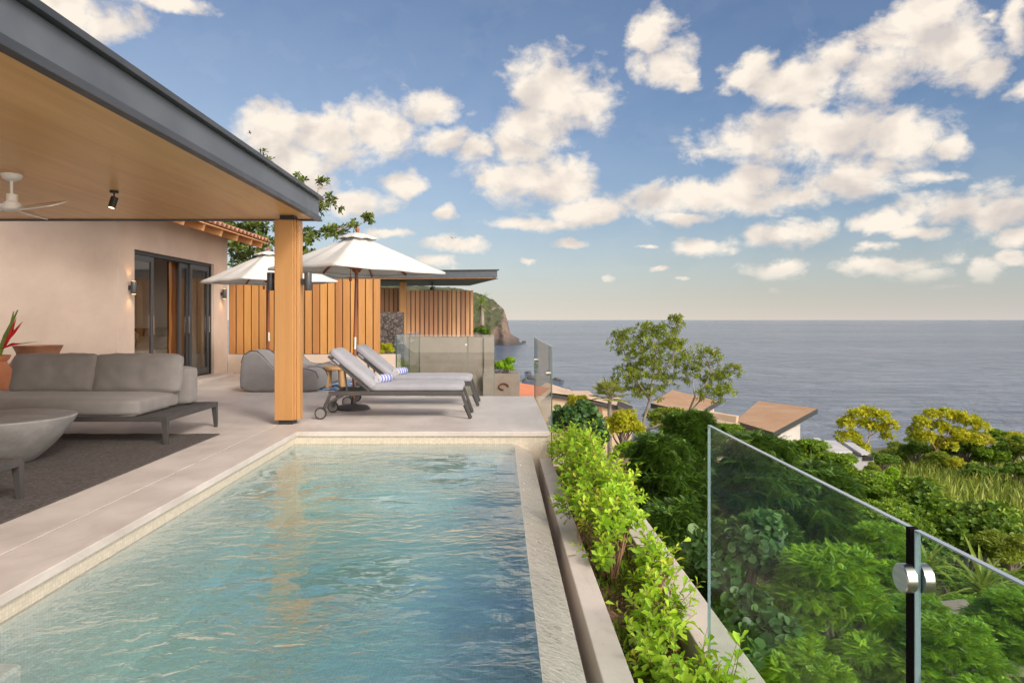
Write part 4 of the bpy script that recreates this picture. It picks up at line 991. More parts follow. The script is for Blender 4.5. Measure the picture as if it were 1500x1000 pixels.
def crown(name, parent, clumps, kind, n, size, mat, per=7, aspect=.8, droop=.0, inner=.5, up=.45, world=True):
    """clumps in world coordinates; the mesh is moved into the parent's own frame"""
    c = np.array(clumps, float); off = np.array(parent.location) if world else np.zeros(3)
    c[:, :3] -= off
    tips, out_ = clump_points(c, n, inner)
    if kind in ('pin', 'frn'):
        d_ = norm(out_ * .8 + np.array([0, 0, up - .2]) + RNG.normal(size=out_.shape) * .45); d_[:, 2] = d_[:, 2] * .3 + .05
        sz = size * RNG.uniform(.65, 1.25, n)
        ups_ = np.array([0, 0, 1.0]) + out_ * .25 + RNG.normal(size=out_.shape) * .16
        me = leaves_mesh(name, tips - norm(d_) * (sz * .4)[:, None], d_, ups_, sz, sz * aspect, T_PIN if kind == 'pin' else T_FRN, np.clip(RNG.normal(.45, .26, n), 0, 1))
    elif kind == 'ros':
        ax = norm(out_ + np.array([0, 0, up]) + RNG.normal(size=out_.shape) * .35)
        p_, d_, a_ = rosettes(tips, ax, per); m_ = len(p_); sz = size * RNG.uniform(.6, 1.2, m_)
        shade = np.repeat(np.clip(RNG.normal(.45, .2, n), 0, 1), per) + RNG.normal(0, .10, m_)
        me = leaves_mesh(name, p_, d_, a_ + RNG.normal(size=p_.shape) * .1, sz, sz * aspect, T_OBO, np.clip(shade, 0, 1))
    else:
        tm = {'rnd': T_RND, 'lan': T_LAN, 'obo': T_OBO}[kind]
        d_ = norm(out_ * .6 + RNG.normal(size=out_.shape) * .7 + np.array([0, 0, -droop])); sz = size * RNG.uniform(.6, 1.25, n)
        ups_ = out_ + np.array([0, 0, .6]) + RNG.normal(size=out_.shape) * .4
        me = leaves_mesh(name, tips, d_, ups_, sz, sz * aspect, tm, np.clip(RNG.normal(.45, .25, n), 0, 1))
    return link_mesh(name, me, mat, parent)

def limb(q, a, b, r0, r1, bend=.12, n=5, seg=6):
    a = Vector(a); b = Vector(b); L = (b - a).length; w_ = Vector((random.uniform(-1, 1), random.uniform(-1, 1), random.uniform(-.3, .8))) * L * bend
    pts = [a.lerp(b, t_) + w_ * math.sin(math.pi * t_) for t_ in [i / n for i in range(n + 1)]]
    q.tube(pts, [r0 + (r1 - r0) * i / n for i in range(n + 1)], seg); return pts
def PC(px, py, Y, rx, ry, depth=1.0, dy=0.0):
    """a clump given in photo pixels at distance Y -> ellipsoid in metres"""
    p_ = P(px, py, Y + dy); k = (Y + dy) / F; return (p_.x, p_.y, p_.z, rx * k, rx * k * depth, ry * k)

# -- shrubs in the planter: lime green rosettes on woody stems
def shoots(q, parent, base, clumps, n, size, mat, per=14, aspect=.50, rise=.75, lenk=1.0):
    """leafy shoots: every shoot rises out of its clump and carries leaves in turn along its length, the young ones at the tip"""
    c = np.array(clumps, float); w_ = (c[:, 3] * c[:, 4] * c[:, 5]) ** .7; w_ /= w_.sum()
    pos, dr, ups_, sz, rn = [], [], [], [], []
    off = Vector(base)
    for k in range(n):
        x, y, z, rx, ry, rz = c[RNG.choice(len(c), p=w_)]
        d_ = rdirs(1)[0]; d_[2] = abs(d_[2]) * 1.1 - .25; u = RNG.random() ** .4
        e = Vector((x + d_[0] * rx * u, y + d_[1] * ry * u, z + d_[2] * rz * u))
        ax = Vector((d_[0] * .8, d_[1] * .8, rise + abs(d_[2]) * .6)) + Vector(rdirs(1)[0]) * .3; ax.normalize()
        L = RNG.choice((RNG.uniform(.06, .16), RNG.uniform(.16, .34))) * lenk; a = e - ax * L * .4; b = e + ax * L * .6
        q.tube([a, a.lerp(b, .5) + Vector(rdirs(1)[0]) * L * .05, b], [.0028, .002, .001], 4)
        side = ax.orthogonal().normalized(); ph = RNG.random() * 6.28; m = int(per * RNG.uniform(.6, 1.2)); tone = RNG.normal(.40, .16)
        for i_ in range(m):
            t_ = (i_ + 1) / m; p_ = a.lerp(b, t_); r_ = Matrix.Rotation(ph + i_ * 2.4, 3, ax) @ side
            tilt = .25 + .9 * t_ ** 2; dv = r_ + ax * tilt + Vector((0, 0, -.25 * (1 - t_)))
            pos.append(p_ - off); dr.append(dv); ups_.append(ax + Vector(rdirs(1)[0]) * .25); sz.append(size * RNG.uniform(.40, 1.30) * (1 - .35 * t_ ** 3)); rn.append(tone + .30 * t_ + RNG.normal(0, .10))
    sz = np.array(sz)
    link_mesh('foliage', leaves_mesh('foliage', np.array(pos), np.array(dr), np.array(ups_), sz, sz * aspect * 1.5, T_OBO, np.clip(rn, 0, 1)), mat, parent)
def planter_shrub(label, base, clumps, n, size=.07):
    n = int(n * .66)
    t = thing('shrub', label, 'shrub', base)
    q = MB(); b_ = Vector(base)
    for (x, y, z, rx, ry, rz) in clumps:
        for _ in range(4):
            e = Vector((x + random.uniform(-.7, .7) * rx, y + random.uniform(-.7, .7) * ry, z + random.uniform(-.3, .6) * rz))
            pts = limb(q, b_ + Vector((random.uniform(-.06, .06), random.uniform(-.2, .2), 0)), e, .009, .003, .16)
            for _ in range(3):
                m_ = pts[random.choice((2, 3, 4))]; limb(q, m_, m_ + Vector((random.uniform(-1, 1) * rx, random.uniform(-1, 1) * ry, random.uniform(.1, 1) * rz)) * .8, .004, .002, .15, 3, 5)
    shoots(q, t, base, clumps, n, size, LM['lime'])
    q.build('stems', M['twig'], t, smooth='all')
    return t
SZ = -.46
planter_shrub('lime green shrub at the far end of the planter beside the glass panel', (.77, 7.6, SZ), [(.78, 7.6, -.12, .20, .45, .30), (.80, 7.05, -.12, .21, .34, .30), (.70, 8.0, -.18, .14, .3, .24), (.90, 6.9, -.1, .10, .2, .26)], 260)
planter_shrub('lime green shrub second from the far end of the planter', (.79, 6.35, SZ), [(.80, 6.45, -.14, .20, .32, .28), (.92, 6.15, -.12, .17, .24, .22), (.70, 6.6, -.2, .14, .2, .2), (.86, 6.7, -.02, .10, .14, .14)], 230)
planter_shrub('big lime green shrub with bare reddish stem leaning over the pool side of the planter', (.73, 4.85, SZ), [(.80, 5.55, -.10, .22, .36, .24), (.56, 5.2, -.10, .17, .20, .12), (.94, 5.65, -.12, .16, .24, .17), (.72, 5.0, -.16, .15, .17, .14), (.88, 5.2, -.17, .16, .20, .14), (.66, 4.7, -.26, .10, .14, .13)], 290)
planter_shrub('small lime green shrub leaning over the outer wall in the middle of the planter', (.86, 4.3, SZ), [(.94, 4.45, -.19, .10, .16, .11), (.86, 4.2, -.30, .08, .12, .10), (1.02, 4.3, -.22, .07, .08, .04)], 62)
planter_shrub('lime green shrub in front of the middle gap in the planter', (.78, 3.62, SZ), [(.80, 3.70, -.34, .11, .16, .12), (.89, 3.85, -.30, .08, .10, .12), (.72, 3.4, -.38, .08, .12, .09)], 90)
planter_shrub('lime green shrub nearest the camera at the foot of the glass panel', (.86, 3.12, SZ), [(.84, 3.12, -.34, .11, .14, .11), (.97, 3.08, -.30, .09, .10, .06), (.82, 2.8, -.36, .12, .18, .11), (.93, 2.85, -.31, .08, .10, .07)], 120)
# litter, twigs and dry grass on the planter soil
n = 1500; pos = np.stack([RNG.uniform(.60, .955, n), RNG.uniform(2.2, 8.2, n), np.full(n, SZ + .01)], 1); d_ = RNG.normal(size=(n, 3)); d_[:, 2] = np.abs(d_[:, 2]) * .9
M['litter'] = leafmat('dry_litter', (.10, .055, .025), (.20, .13, .06), (.33, .25, .12), .2, .8)
me = leaves_mesh('litter', pos, d_, RNG.normal(size=(n, 3)), RNG.uniform(.03, .13, n), RNG.uniform(.003, .010, n), T_LAN, RNG.random(n))
me.materials.append(M['litter']); o = bpy.data.objects.new('dry_litter', me); COL.objects.link(o); tag(o, 'dry twigs and grass lying on the planter soil', 'litter', kind='stuff')

n = 2600; pos = np.stack([RNG.uniform(.60, .955, n), 2.0 + 6.2 * RNG.random(n) ** 1.4, np.full(n, SZ)], 1)
keep = np.array([mnoise.noise(Vector((a_ * 4, b_ * 2.2, 8))) > -.05 for a_, b_, _ in pos]); pos = pos[keep]; n = len(pos)
d_ = RNG.normal(size=(n, 3)) * .7; d_[:, 2] = 1; ln = RNG.uniform(.04, .13, n)
me = leaves_mesh('weeds', pos, d_, RNG.normal(size=(n, 3)), ln, RNG.uniform(.006, .03, n), T_OBO, RNG.random(n)); me.materials.append(LM['mid'])
o = bpy.data.objects.new('weeds', me); COL.objects.link(o); tag(o, 'low green weeds sprouting from the planter soil', 'weeds', kind='stuff')
# -- prototypes of slope bushes: radius about 1, origin at the ground
def proto(name, kind, n, size, mat, clumps, per=6, aspect=.8, **kw):
    t = bpy.data.objects.new(name, None); COL.objects.link(t)
    q = MB()
    for c in clumps: limb(q, (0, 0, -.6), (c[0] * .9, c[1] * .9, c[2]), .05, .015, .1)
    q.build('stems', M['bark'], t); crown('foliage', t, clumps, kind, n, size, mat, per, aspect, world=False, **kw); return t
def lump(k=6, r=.55, flat=.8, top=.9, seed=0):
    rr = random.Random(seed); c = [(0, 0, top * .45, .50, .50, .42)]; k = int(k * 1.7); r *= .72
    for i in range(k):
        a_ = i * 2.4 + rr.uniform(-.4, .4); d_ = rr.uniform(.25, .82); c.append((d_ * math.cos(a_), d_ * math.sin(a_), top * rr.uniform(.15, 1.0) * (1.12 - .7 * d_ ** 2), r * rr.uniform(.6, .95), r * rr.uniform(.6, .95), r * flat * rr.uniform(.55, .9)))
    return c
def shelves(k, r, flat, top, seed=0):
    """many small flat tiers of foliage, as acacias and conifers carry it"""
    rr = random.Random(seed); c = []
    for i in range(k):
        a_ = i * 2.4 + rr.uniform(-.3, .3); h_ = ((i + .5) / k) ** .85; d_ = (1 - .75 * h_ ** 2.2) * rr.uniform(.35, .82)
        c.append((d_ * math.cos(a_), d_ * math.sin(a_), -.25 + (top + .25) * h_, r * rr.uniform(.7, 1.2), r * rr.uniform(.7, 1.2), r * flat * rr.uniform(.7, 1.2)))
    return c
USED = set()
PROTO = {
 'round': proto('shrub', 'ros', 1500, .105, LM['mid'], lump(7, seed=1), 6, .85),
 'dome': proto('shrub', 'ros', 2400, .085, LM['domeleaf'], lump(9, .5, .9, 1.0, seed=2), 6, .85),
 'lime': proto('shrub', 'ros', 1300, .10, LM['lime'], lump(6, seed=3), 6, .85),
 'olive': proto('shrub', 'lan', 7000, .15, LM['olive'], lump(6, seed=4), 6, .28),
 'feather': proto('shrub', 'frn', 10500, .175, LM['fern2'], shelves(30, .34, .34, 1.1, seed=5), 6, .9, up=.1, inner=.15),
 'acacia': proto('shrub', 'pin', 11000, .13, LM['fern'], shelves(34, .33, .30, 1.0, seed=6), 6, .9, up=.2, inner=.1),
 'seagrape': proto('shrub', 'rnd', 1900, .17, LM['teal'], lump(8, seed=7), 6, 1.0),
 'yellow': proto('shrub', 'ros', 1300, .10, LM['yellow'], lump(7, seed=8), 6, .85),
}
def bush(kind, px, py, Y, rpx, label, group=None, zs=1.0, ys=1.0, cat='shrub'):
    """px, py: middle of the visible crown in the photo, rpx its half width"""
    p_ = P(px, py, Y); s_ = rpx * Y / F / 1.02; src = PROTO[kind]
    loc = (p_.x, p_.y, p_.z - .55 * s_ * zs); rz = random.uniform(0, 6.28)
    if kind in USED: o = dup(src, loc, rz, (s_, s_ * ys, s_ * zs))
    else:
        USED.add(kind); o = src; o.location = loc; o.rotation_euler = (0, 0, rz); o.scale = (s_, s_ * ys, s_ * zs)
    tag(o, label, cat, group); return o

# dark feathery trees right of the planter (10 m) and those behind the glass
bush('feather', 962, 690, 9.6, 78, 'dark feathery evergreen bush standing left of the glass panel below the slender tree', zs=1.15)
bush('feather', 985, 790, 8.2, 80, 'dark feathery evergreen bush low beside the planter wall, left of the glass panel', zs=1.1)
bush('feather', 1010, 640, 12.5, 62, 'dark feathery evergreen bush rising behind the upper corner of the large glass panel', zs=1.0)
bush('feather', 1105, 690, 9.5, 92, 'deep green feathery bush seen through the upper left of the large glass panel', zs=1.0)
bush('feather', 1200, 730, 9.6, 88, 'deep green feathery bush seen through the middle of the large glass panel', zs=.9)
bush('feather', 1050, 880, 6.6, 90, 'deep green feathery bush low behind the planter wall at the lower left of the glass', zs=1.0)
bush('seagrape', 1090, 800, 6.2, 78, 'round leaved deep green bush seen through the left of the glass panel, upper one', zs=1.05)
bush('seagrape', 1100, 930, 4.8, 88, 'round leaved deep green bush beside the planter wall at the bottom of the glass panel', zs=1.0)
bush('acacia', 1215, 880, 5.6, 128, 'bright feathery acacia bush filling the lower middle of the large glass panel', zs=1.15)
bush('acacia', 1290, 800, 6.6, 70, 'bright feathery acacia bush with its top just left of the black glass seal', zs=.9)
bush('acacia', 1390, 950, 5.0, 105, 'bright feathery acacia bush behind the nearest glass panel at the bottom right', zs=.8)
bush('acacia', 1490, 900, 6.5, 90, 'bright feathery acacia bush at the right edge behind the nearest glass panel', zs=.7)
bush('acacia', 1180, 1010, 4.4, 120, 'bright feathery acacia bush at the bottom edge behind the large glass panel', zs=.9)
bush('round', 1300, 755, 12.0, 62, 'mid green leafy shrub left of the dense round shrub behind the glass corner', zs=.8)
bush('dome', 1395, 770, 15.0, 112, 'dense dark green dome shaped shrub behind the joint of the near glass panels', zs=.85)
bush('dome', 1500, 800, 14.0, 60, 'dense dark green shrub cut by the right edge of the photo', zs=.9)
bush('olive', 1480, 800, 12.5, 50, 'dry olive grey shrub at the right edge above the nearest glass panel', zs=.7)
bush('lime', 1308, 705, 18.0, 26, 'small bright yellow green shrub standing in front of the grassy field', zs=1.3)
bush('round', 1255, 705, 17.0, 56, 'mid green shrub above the sloping glass edge, in front of the white hut', zs=.7)
bush('olive', 1330, 720, 22.0, 70, 'olive green scrub between the white hut and the dense round shrub', zs=.55)
bush('round', 1175, 655, 16.0, 44, 'mid green leafy shrub in front of the tan roofed pavilion at the right', zs=.8)
bush('round', 1215, 672, 17.5, 42, 'mid green leafy shrub right of the tan roof, above the glass edge', zs=.75)
bush('olive', 1110, 655, 14.5, 48, 'olive green bush just below the tan roof, above the glass edge', zs=.7)
bush('round', 1060, 628, 18.5, 34, 'mid green bush between the slender tree and the tan roof', zs=.7)
bush('seagrape', 842, 610, 10.5, 40, 'dark large leaved bush right behind the glass panel at the end of the terrace', zs=1.0)
bush('seagrape', 868, 640, 9.8, 34, 'dark large leaved bush behind the lime shrubs of the planter', zs=.9)
bush('yellow', 912, 615, 15.0, 36, 'yellow green bush left of the slender tree trunk, below the fan palm', zs=1.1)
bush('lime', 925, 660, 13.0, 34, 'lime green bush at the foot of the slender tree', zs=.8)
bush('yellow', 848, 585, 18.0, 18, 'small yellow green bush above the dark large leaved bush', zs=1.1)
bush('olive', 980, 612, 20.0, 46, 'olive green bush behind the trunk of the slender tree', zs=.6)
bush('round', 1010, 612, 17.0, 30, 'mid green bush under the right crown of the slender tree', zs=.8)
# far shrubs by the shore
for i, (px, py, Y, r_, k_, zs) in enumerate(((1315, 662, 55, 30, 'olive', .8), (1340, 656, 52, 22, 'dome', .9), (1378, 660, 52, 26, 'dome', .8), (1415, 652, 50, 30, 'dome', .9), (1448, 664, 48, 28, 'round', .9), (1478, 654, 48, 28, 'dome', 1.0), (1510, 656, 47, 30, 'olive', 1.0), (1430, 638, 56, 20, 'olive', .8), (1462, 634, 56, 18, 'round', .9),
        (1440, 690, 42, 34, 'dome', .5), (1270, 668, 44, 18, 'yellow', .7), (1375, 672, 46, 26, 'olive', .8), (1400, 676, 45, 20, 'yellow', .6), (1290, 672, 40, 26, 'dome', .6), (1500, 690, 38, 30, 'dome', .7), (1345, 640, 58, 26, 'olive', .6), (1490, 640, 55, 36, 'yellow', .5))):
    bush(k_, px, py, Y, r_, 'sunlit shore shrub in the dense belt beyond the grassy field', 'shrubs along the shore', zs=zs)
for i, (px, py, Y, r_, k_, zs) in enumerate(((1250, 690, 26, 50, 'olive', .5), (1150, 690, 13, 60, 'olive', .7), (1215, 715, 12.5, 56, 'round', .7), (1265, 740, 13, 60, 'olive', .7), (1040, 700, 12, 60, 'feather', .9), (1290, 800, 9, 80, 'acacia', .8), (1200, 830, 7.5, 90, 'acacia', .8), (1340, 880, 7.5, 80, 'acacia', .8), (1450, 830, 10, 70, 'round', .7), (1430, 1000, 5.6, 100, 'acacia', .7), (1350, 800, 11, 46, 'round', .8), (1420, 870, 8, 60, 'acacia', .5),
        (940, 840, 7.5, 50, 'feather', 1.0), (890, 700, 10, 40, 'seagrape', 1), (850, 660, 12, 36, 'feather', 1.0), (1000, 950, 5.6, 60, 'feather', 1.0), (1120, 760, 8, 70, 'feather', .8))):
    bush(k_, px, py + 25, Y, r_, 'deep green bush filling the gaps between the bushes on the planted slope', 'bushes filling the planted slope', zs=zs)

for px, py, Y, r_, k_, lab in ((1236, 686, 33, 20, 'round', 'mid green bush hiding the lower wall of the white hut'), (1278, 684, 33, 15, 'olive', 'olive bush at the right end of the white hut'), (1208, 676, 32, 16, 'round', 'mid green bush at the left end of the white hut')):
    bush(k_, px, py, Y, r_, lab, zs=.8)
# -- the slender tree
def tree_from_px(name, label, Y, trunk, limbs, clumps, kind, n, size, mat, r0, bark, per=7, aspect=.4, depth=1.0, cat='tree', inner=.3, up=.5, root=True):
    pts = [P(*t_, Y) for t_ in trunk]; gz = ground_z(pts[0].x, Y)
    base = Vector((pts[0].x, Y, min(gz, pts[0].z - .2))) if root else pts[0]
    t = thing(name, label, cat, base); q = MB()
    allp = [base] + pts; N = len(allp)
    q.tube(allp, [r0 * (1 - .72 * i / (N - 1)) for i in range(N)], 9)
    for lp in limbs:
        lpts = [P(px, py, Y + (dy if len(lp[0]) > 2 else 0)) for px, py, *dd in lp for dy in [dd[0] if dd else 0]]
        q.tube(lpts, [r0 * .5 * (1 - .8 * i / max(1, len(lpts) - 1)) + .004 for i in range(len(lpts))], 7)
    cl = [PC(px, py, Y, rx, ry, depth, random.uniform(-.35, .35)) for px, py, rx, ry in clumps]
    skel = [Vector(p_) for p_ in allp[2:]] + [P(a_[0], a_[1], Y) for lp in limbs for a_ in lp]
    for c in cl:
        cc = Vector(c[:3]); near = min(skel, key=lambda s_: (s_ - cc).length)
        pts2 = limb(q, near, cc, r0 * .22, r0 * .08, .12)
        for _ in range(6):
            e = cc + Vector((random.uniform(-.8, .8) * c[3], random.uniform(-.8, .8) * c[4], random.uniform(-.6, .85) * c[5])); limb(q, pts2[3], e, r0 * .10, r0 * .035, .12, 3, 5)
    q.build('trunk', bark, t, smooth='all')
    crown('crown', t, cl, kind, n, size, mat, per, aspect, inner=inner, up=up)
    return t
tree_from_px('slender_tree', 'slender airy tree with pale crooked trunk rising above the sea horizon', 17.0,
    [(945, 705), (941, 668), (938, 640), (944, 612), (952, 585), (956, 555), (960, 520), (968, 490)],
    [[(946, 630), (975, 618), (1008, 606), (1024, 588), (1032, 565), (1042, 545)], [(1008, 606), (1018, 580), (1015, 560)], [(952, 585), (930, 555), (916, 520)], [(956, 555), (985, 525), (995, 490)]],
    [(925, 510, 26, 30), (950, 545, 34, 26), (920, 550, 24, 20), (905, 500, 14, 14), (965, 500, 30, 28), (990, 478, 13, 18), (985, 520, 30, 26), (998, 540, 12, 16), (950, 575, 26, 12), (930, 572, 18, 10), (945, 482, 12, 12), (978, 560, 16, 14), (990, 468, 8, 10),
     (1035, 530, 22, 20), (1020, 550, 20, 20), (1050, 560, 22, 16), (1072, 545, 16, 12), (1040, 582, 24, 14), (1060, 575, 18, 10), (1025, 515, 9, 10)],
    'ros', 1150, .095, LM['slender'], .055, M['bark'], 9, .42, depth=1.1)
# -- two yellow sunlit trees by the shore
tree_from_px('shore_tree', 'yellow green sunlit tree with bare pink branches beside the white hut', 46, [(1262, 668), (1268, 655), (1274, 640), (1272, 622)],
    [[(1268, 655), (1258, 640), (1248, 628)], [(1272, 640), (1290, 628), (1298, 618)]],
    [(1240, 622, 12, 8), (1255, 608, 12, 8), (1272, 604, 12, 7), (1290, 610, 11, 8), (1304, 622, 8, 6), (1248, 640, 11, 7), (1232, 640, 8, 7), (1272, 622, 13, 7), (1290, 628, 10, 6), (1262, 655, 9, 6), (1240, 655, 6, 5), (1300, 640, 7, 6)], 'ros', 520, .26, LM['yellow'], .085, M['bark_pink'], 7, .75, inner=.1, depth=1.6)
tree_from_px('shore_tree', 'wider yellow green sunlit tree right of the one beside the white hut', 48, [(1365, 680), (1372, 660), (1380, 645), (1392, 630)],
    [[(1372, 660), (1360, 640), (1352, 622)], [(1380, 645), (1410, 632), (1430, 625)]],
    [(1350, 618, 10, 8), (1366, 608, 10, 7), (1385, 606, 11, 6), (1405, 612, 12, 8), (1424, 618, 11, 8), (1440, 626, 9, 6), (1378, 626, 13, 8), (1400, 634, 14, 8), (1355, 640, 12, 8), (1420, 642, 14, 7), (1340, 630, 7, 6), (1385, 650, 16, 8), (1445, 645, 9, 6)], 'ros', 720, .26, LM['yellow'], .095, M['bark_pink'], 7, .75, inner=.1, depth=1.6)
# -- the leafy tree behind the house
tree_from_px('fig_tree', 'large leafy tree with grey branches rising behind the house eave and the post', 20.5, [(405, 470), (402, 420), (410, 380), (425, 345), (440, 310)],
    [[(410, 385), (380, 360), (350, 345)], [(425, 350), (460, 340), (500, 335), (528, 328)], [(440, 315), (465, 295), (485, 290)], [(402, 420), (360, 390), (345, 370)]],
    [(345, 345, 22, 18), (370, 340, 20, 20), (350, 372, 22, 14), (385, 365, 18, 20), (330, 330, 16, 10), (452, 350, 16, 13), (462, 305, 15, 18), (488, 300, 11, 16), (470, 270, 10, 8), (498, 340, 15, 9), (515, 332, 10, 7), (538, 322, 7, 7), (440, 265, 8, 8), (480, 345, 16, 10),
     (420, 330, 18, 18), (390, 310, 20, 20), (430, 290, 16, 16), (360, 395, 22, 16), (388, 232, 6, 10), (445, 375, 16, 12), (385, 400, 20, 16)], 'ros', 760, .15, LM['fig'], .10, M['bark'], 8, .75, depth=1.3)

# -- palms and strap leaved plants
def straps(t, c, n, L, wd, mat, el0=.1, el1=1.2, droop=.9, name='leaf', segs=5):
    V_, F_, rn = [], [], []
    for k in range(n):
        az = 2.4 * k; e = el0 + (el1 - el0) * ((k + .5) / n); l_ = L * random.uniform(.75, 1.1); b = len(V_)
        side = Vector((-math.sin(az), math.cos(az), 0))
        for j in range(segs + 1):
            u = j / segs; ang = e - droop * u; r_ = l_ * u * math.cos(e - droop * u * .5); z = l_ * u * math.sin(e - droop * u * .5)
            p_ = Vector((r_ * math.cos(az), r_ * math.sin(az), z)); w_ = wd * (math.sin(math.pi * min(1, .25 + .75 * u)) ** .7) * (1 - u * .2) + .002
            V_ += [p_ - side * w_, p_ + Vector((0, 0, -.3 * w_)), p_ + side * w_]
        for j in range(segs):
            for i in range(2): F_.append((b + j * 3 + i, b + j * 3 + i + 1, b + j * 3 + 4 + i, b + j * 3 + 3 + i)); rn.append(random.random())
    me = bpy.data.meshes.new(name); me.from_pydata([tuple(v) for v in V_], [], F_); at = me.attributes.new('rnd', 'FLOAT', 'FACE'); at.data.foreach_set('value', rn)
    o = link_mesh(name, me, mat, t); o.location = Vector(c) - t.location; return o
def fan_palm(label, c, h, L, n, mat, name='fan_palm'):
    c = Vector(c); t = thing(name, label, 'palm', c - Vector((0, 0, h))); q = MB().tube([c - Vector((0, 0, h)), c], [L * .12, L * .09], 8)
    pos, dr, up_, ln, rn = [], [], [], [], []
    for k in range(n):
        az = 2.4 * k; e = R(-15 + 95 * (k / n)); d_ = Vector((math.cos(az) * math.cos(e), math.sin(az) * math.cos(e), math.sin(e)))
        hub = c + d_ * L * .55; q.tube([c, hub], [.02 * L + .004, .012 * L + .003], 5)
        side = d_.cross(Vector((0, 0, 1))).normalized(); nrm = side.cross(d_)
        for j in range(15):
            a_ = R(-100 + 200 * j / 14); b_ = d_ * math.cos(a_) + side * math.sin(a_) + nrm * .1
            pos.append(hub - t.location); dr.append(b_); up_.append(nrm); ln.append(L * .52 * random.uniform(.9, 1.05)); rn.append(random.gauss(.5, .2))
    q.build('trunk', M['bark'], t); ln = np.array(ln)
    link_mesh('fronds', leaves_mesh('fronds', np.array(pos), np.array(dr), np.array(up_), ln, ln * .13, T_LAN, np.clip(rn, 0, 1)), mat, t); return t
fan_palm('small pale fan palm above the yellow green bush left of the slender tree', P(893, 582, 21), 2.6, .62, 18, LM['palm'])
pp = thing('palm', 'slim dark palm beside the far end of the distant cedar fence', 'palm', P(706, 470, 29))
MB().tube([P(706, 520, 29), P(706, 462, 29), P(705, 445, 29)], [.10, .09, .07], 8).build('trunk', M['bark'], pp)
straps(pp, P(705, 447, 29), 40, .72, .022, LM['mid'], -.5, 1.45, .7, 'fronds')
ag = thing('spiky_plant', 'light green strap leaved plant behind the nearest glass panel', 'plant', P(1440, 868, 9))
straps(ag, P(1440, 868, 9), 34, .75, .030, LM['agave'], .15, 1.3, .8, 'leaves')
ag = thing('spiky_plant', 'small light green strap leaved plant just right of the black glass seal', 'plant', P(1362, 830, 8.5))
straps(ag, P(1362, 830, 8.5), 22, .40, .022, LM['agave'], .15, 1.3, .8, 'leaves')
# -- plants on the neighbour's terrace
PROTO['round2'] = PROTO['round']
bush('dome', 706, 484, 28.5, 13, 'small dark green bush at the end of the distant cedar fence', zs=.9)
bush('lime', 741, 533, 26.3, 20, 'bright feathery bush growing on the grey concrete parapet', zs=.95)
bush('yellow', 567, 508, 18.9, 13, 'yellow green bush growing at the foot of the dark rubble stone wall', zs=1.3)

# -- grassy field and ground cover
n = 26000
gx_ = RNG.uniform(15, 46, n); gy_ = RNG.uniform(24, 56, n); ok = (gx_ / gy_ > .50 - .012 * (gy_ - 24)) & (gx_ / gy_ < .80)
gx_, gy_ = gx_[ok], gy_[ok]; n = len(gx_); gz_ = np.array([ground_z(a_, b_) for a_, b_ in zip(gx_, gy_)])
d_ = RNG.normal(size=(n, 3)) * .45; d_[:, 2] = 1; ln = RNG.uniform(.5, 1.35, n)
me = leaves_mesh('grass', np.stack([gx_, gy_, gz_ - .05], 1), d_, RNG.normal(size=(n, 3)), ln, np.full(n, .05), T_LAN, RNG.random(n)); me.materials.append(LM['grass'])
o = bpy.data.objects.new('grass', me); COL.objects.link(o); tag(o, 'tall pale dry grass in the field behind the dense round shrub', 'grass', kind='stuff')
n = 30000
gy_ = 3 + 60 * RNG.random(n) ** 1.7; gx_ = gy_ * RNG.uniform(.02, .85, n); ok = gx_ > 1.35
gx_, gy_ = gx_[ok], gy_[ok]; n = len(gx_); gz_ = np.array([ground_z(a_, b_) for a_, b_ in zip(gx_, gy_)]) + RNG.random(n) * .35
d_ = RNG.normal(size=(n, 3)); d_[:, 2] = np.abs(d_[:, 2]) * .6; ln = RNG.uniform(.6, 1.3, n) * (.10 + .010 * gy_)
me = leaves_mesh('cover', np.stack([gx_, gy_, gz_], 1), d_, np.array([0, 0, 1.0]) + RNG.normal(size=(n, 3)) * .4, ln, ln * .6, T_OBO, RNG.random(n)); me.materials.append(LM['cover'])
o = bpy.data.objects.new('ground_cover', me); COL.objects.link(o); tag(o, 'low leafy ground cover over the slope below the terrace', 'ground cover', kind='stuff')

# ------------------------------------------------------------------ houses down the slope
def quad_roof(t, pts, th, top, side, name='roof'):
    q = MB(); q.add(pts + [p_ - Vector((0, 0, th)) for p_ in pts], [(0, 1, 2, 3), (7, 6, 5, 4), (0, 4, 5, 1), (1, 5, 6, 2), (2, 6, 7, 3), (3, 7, 4, 0)])
    o = q.build(name, top, t); o.data.materials.append(side)
    for f_ in list(o.data.polygons)[1:]: f_.material_index = 1
    # make sure the upper face looks up
    if o.data.polygons[0].normal.z < 0: o.data.flip_normals()
    return o
def shingle_mat():
    m, t, out = new_mat('tan_shingles'); b = t.new('ShaderNodeBsdfPrincipled'); t.l.new(b.outputs[0], out.inputs[0])
    tc = t.new('ShaderNodeTexCoord'); br = t.new('ShaderNodeTexBrick'); t.put(br.inputs['Vector'], tc.outputs['Object']); br.inputs['Scale'].default_value = 1.3
    br.inputs['Color1'].default_value = (.50, .30, .17, 1); br.inputs['Color2'].default_value = (.42, .25, .14, 1); br.inputs['Mortar'].default_value = (.22, .13, .08, 1); br.inputs['Mortar Size'].default_value = .045
    t.put(b.inputs['Base Color'], t.mix(t.maprange(t.noise(tc.outputs['Object'], .5, 4), .4, .7, 0, .5), br.outputs[0], (.46, .33, .22))); b.inputs['Roughness'].default_value = .9; return m
M['shingle'] = shingle_mat()
ha = thing('beach_house', 'pale beach house with tan shingle roof right of the slender tree', 'house', (17, 44, -8))
quad_roof(ha, [P(1077, 616, 43.5), P(1133, 633, 40), P(1198, 598, 47), P(1111, 587, 51)], .32, M['shingle'], M['steel_dark'])
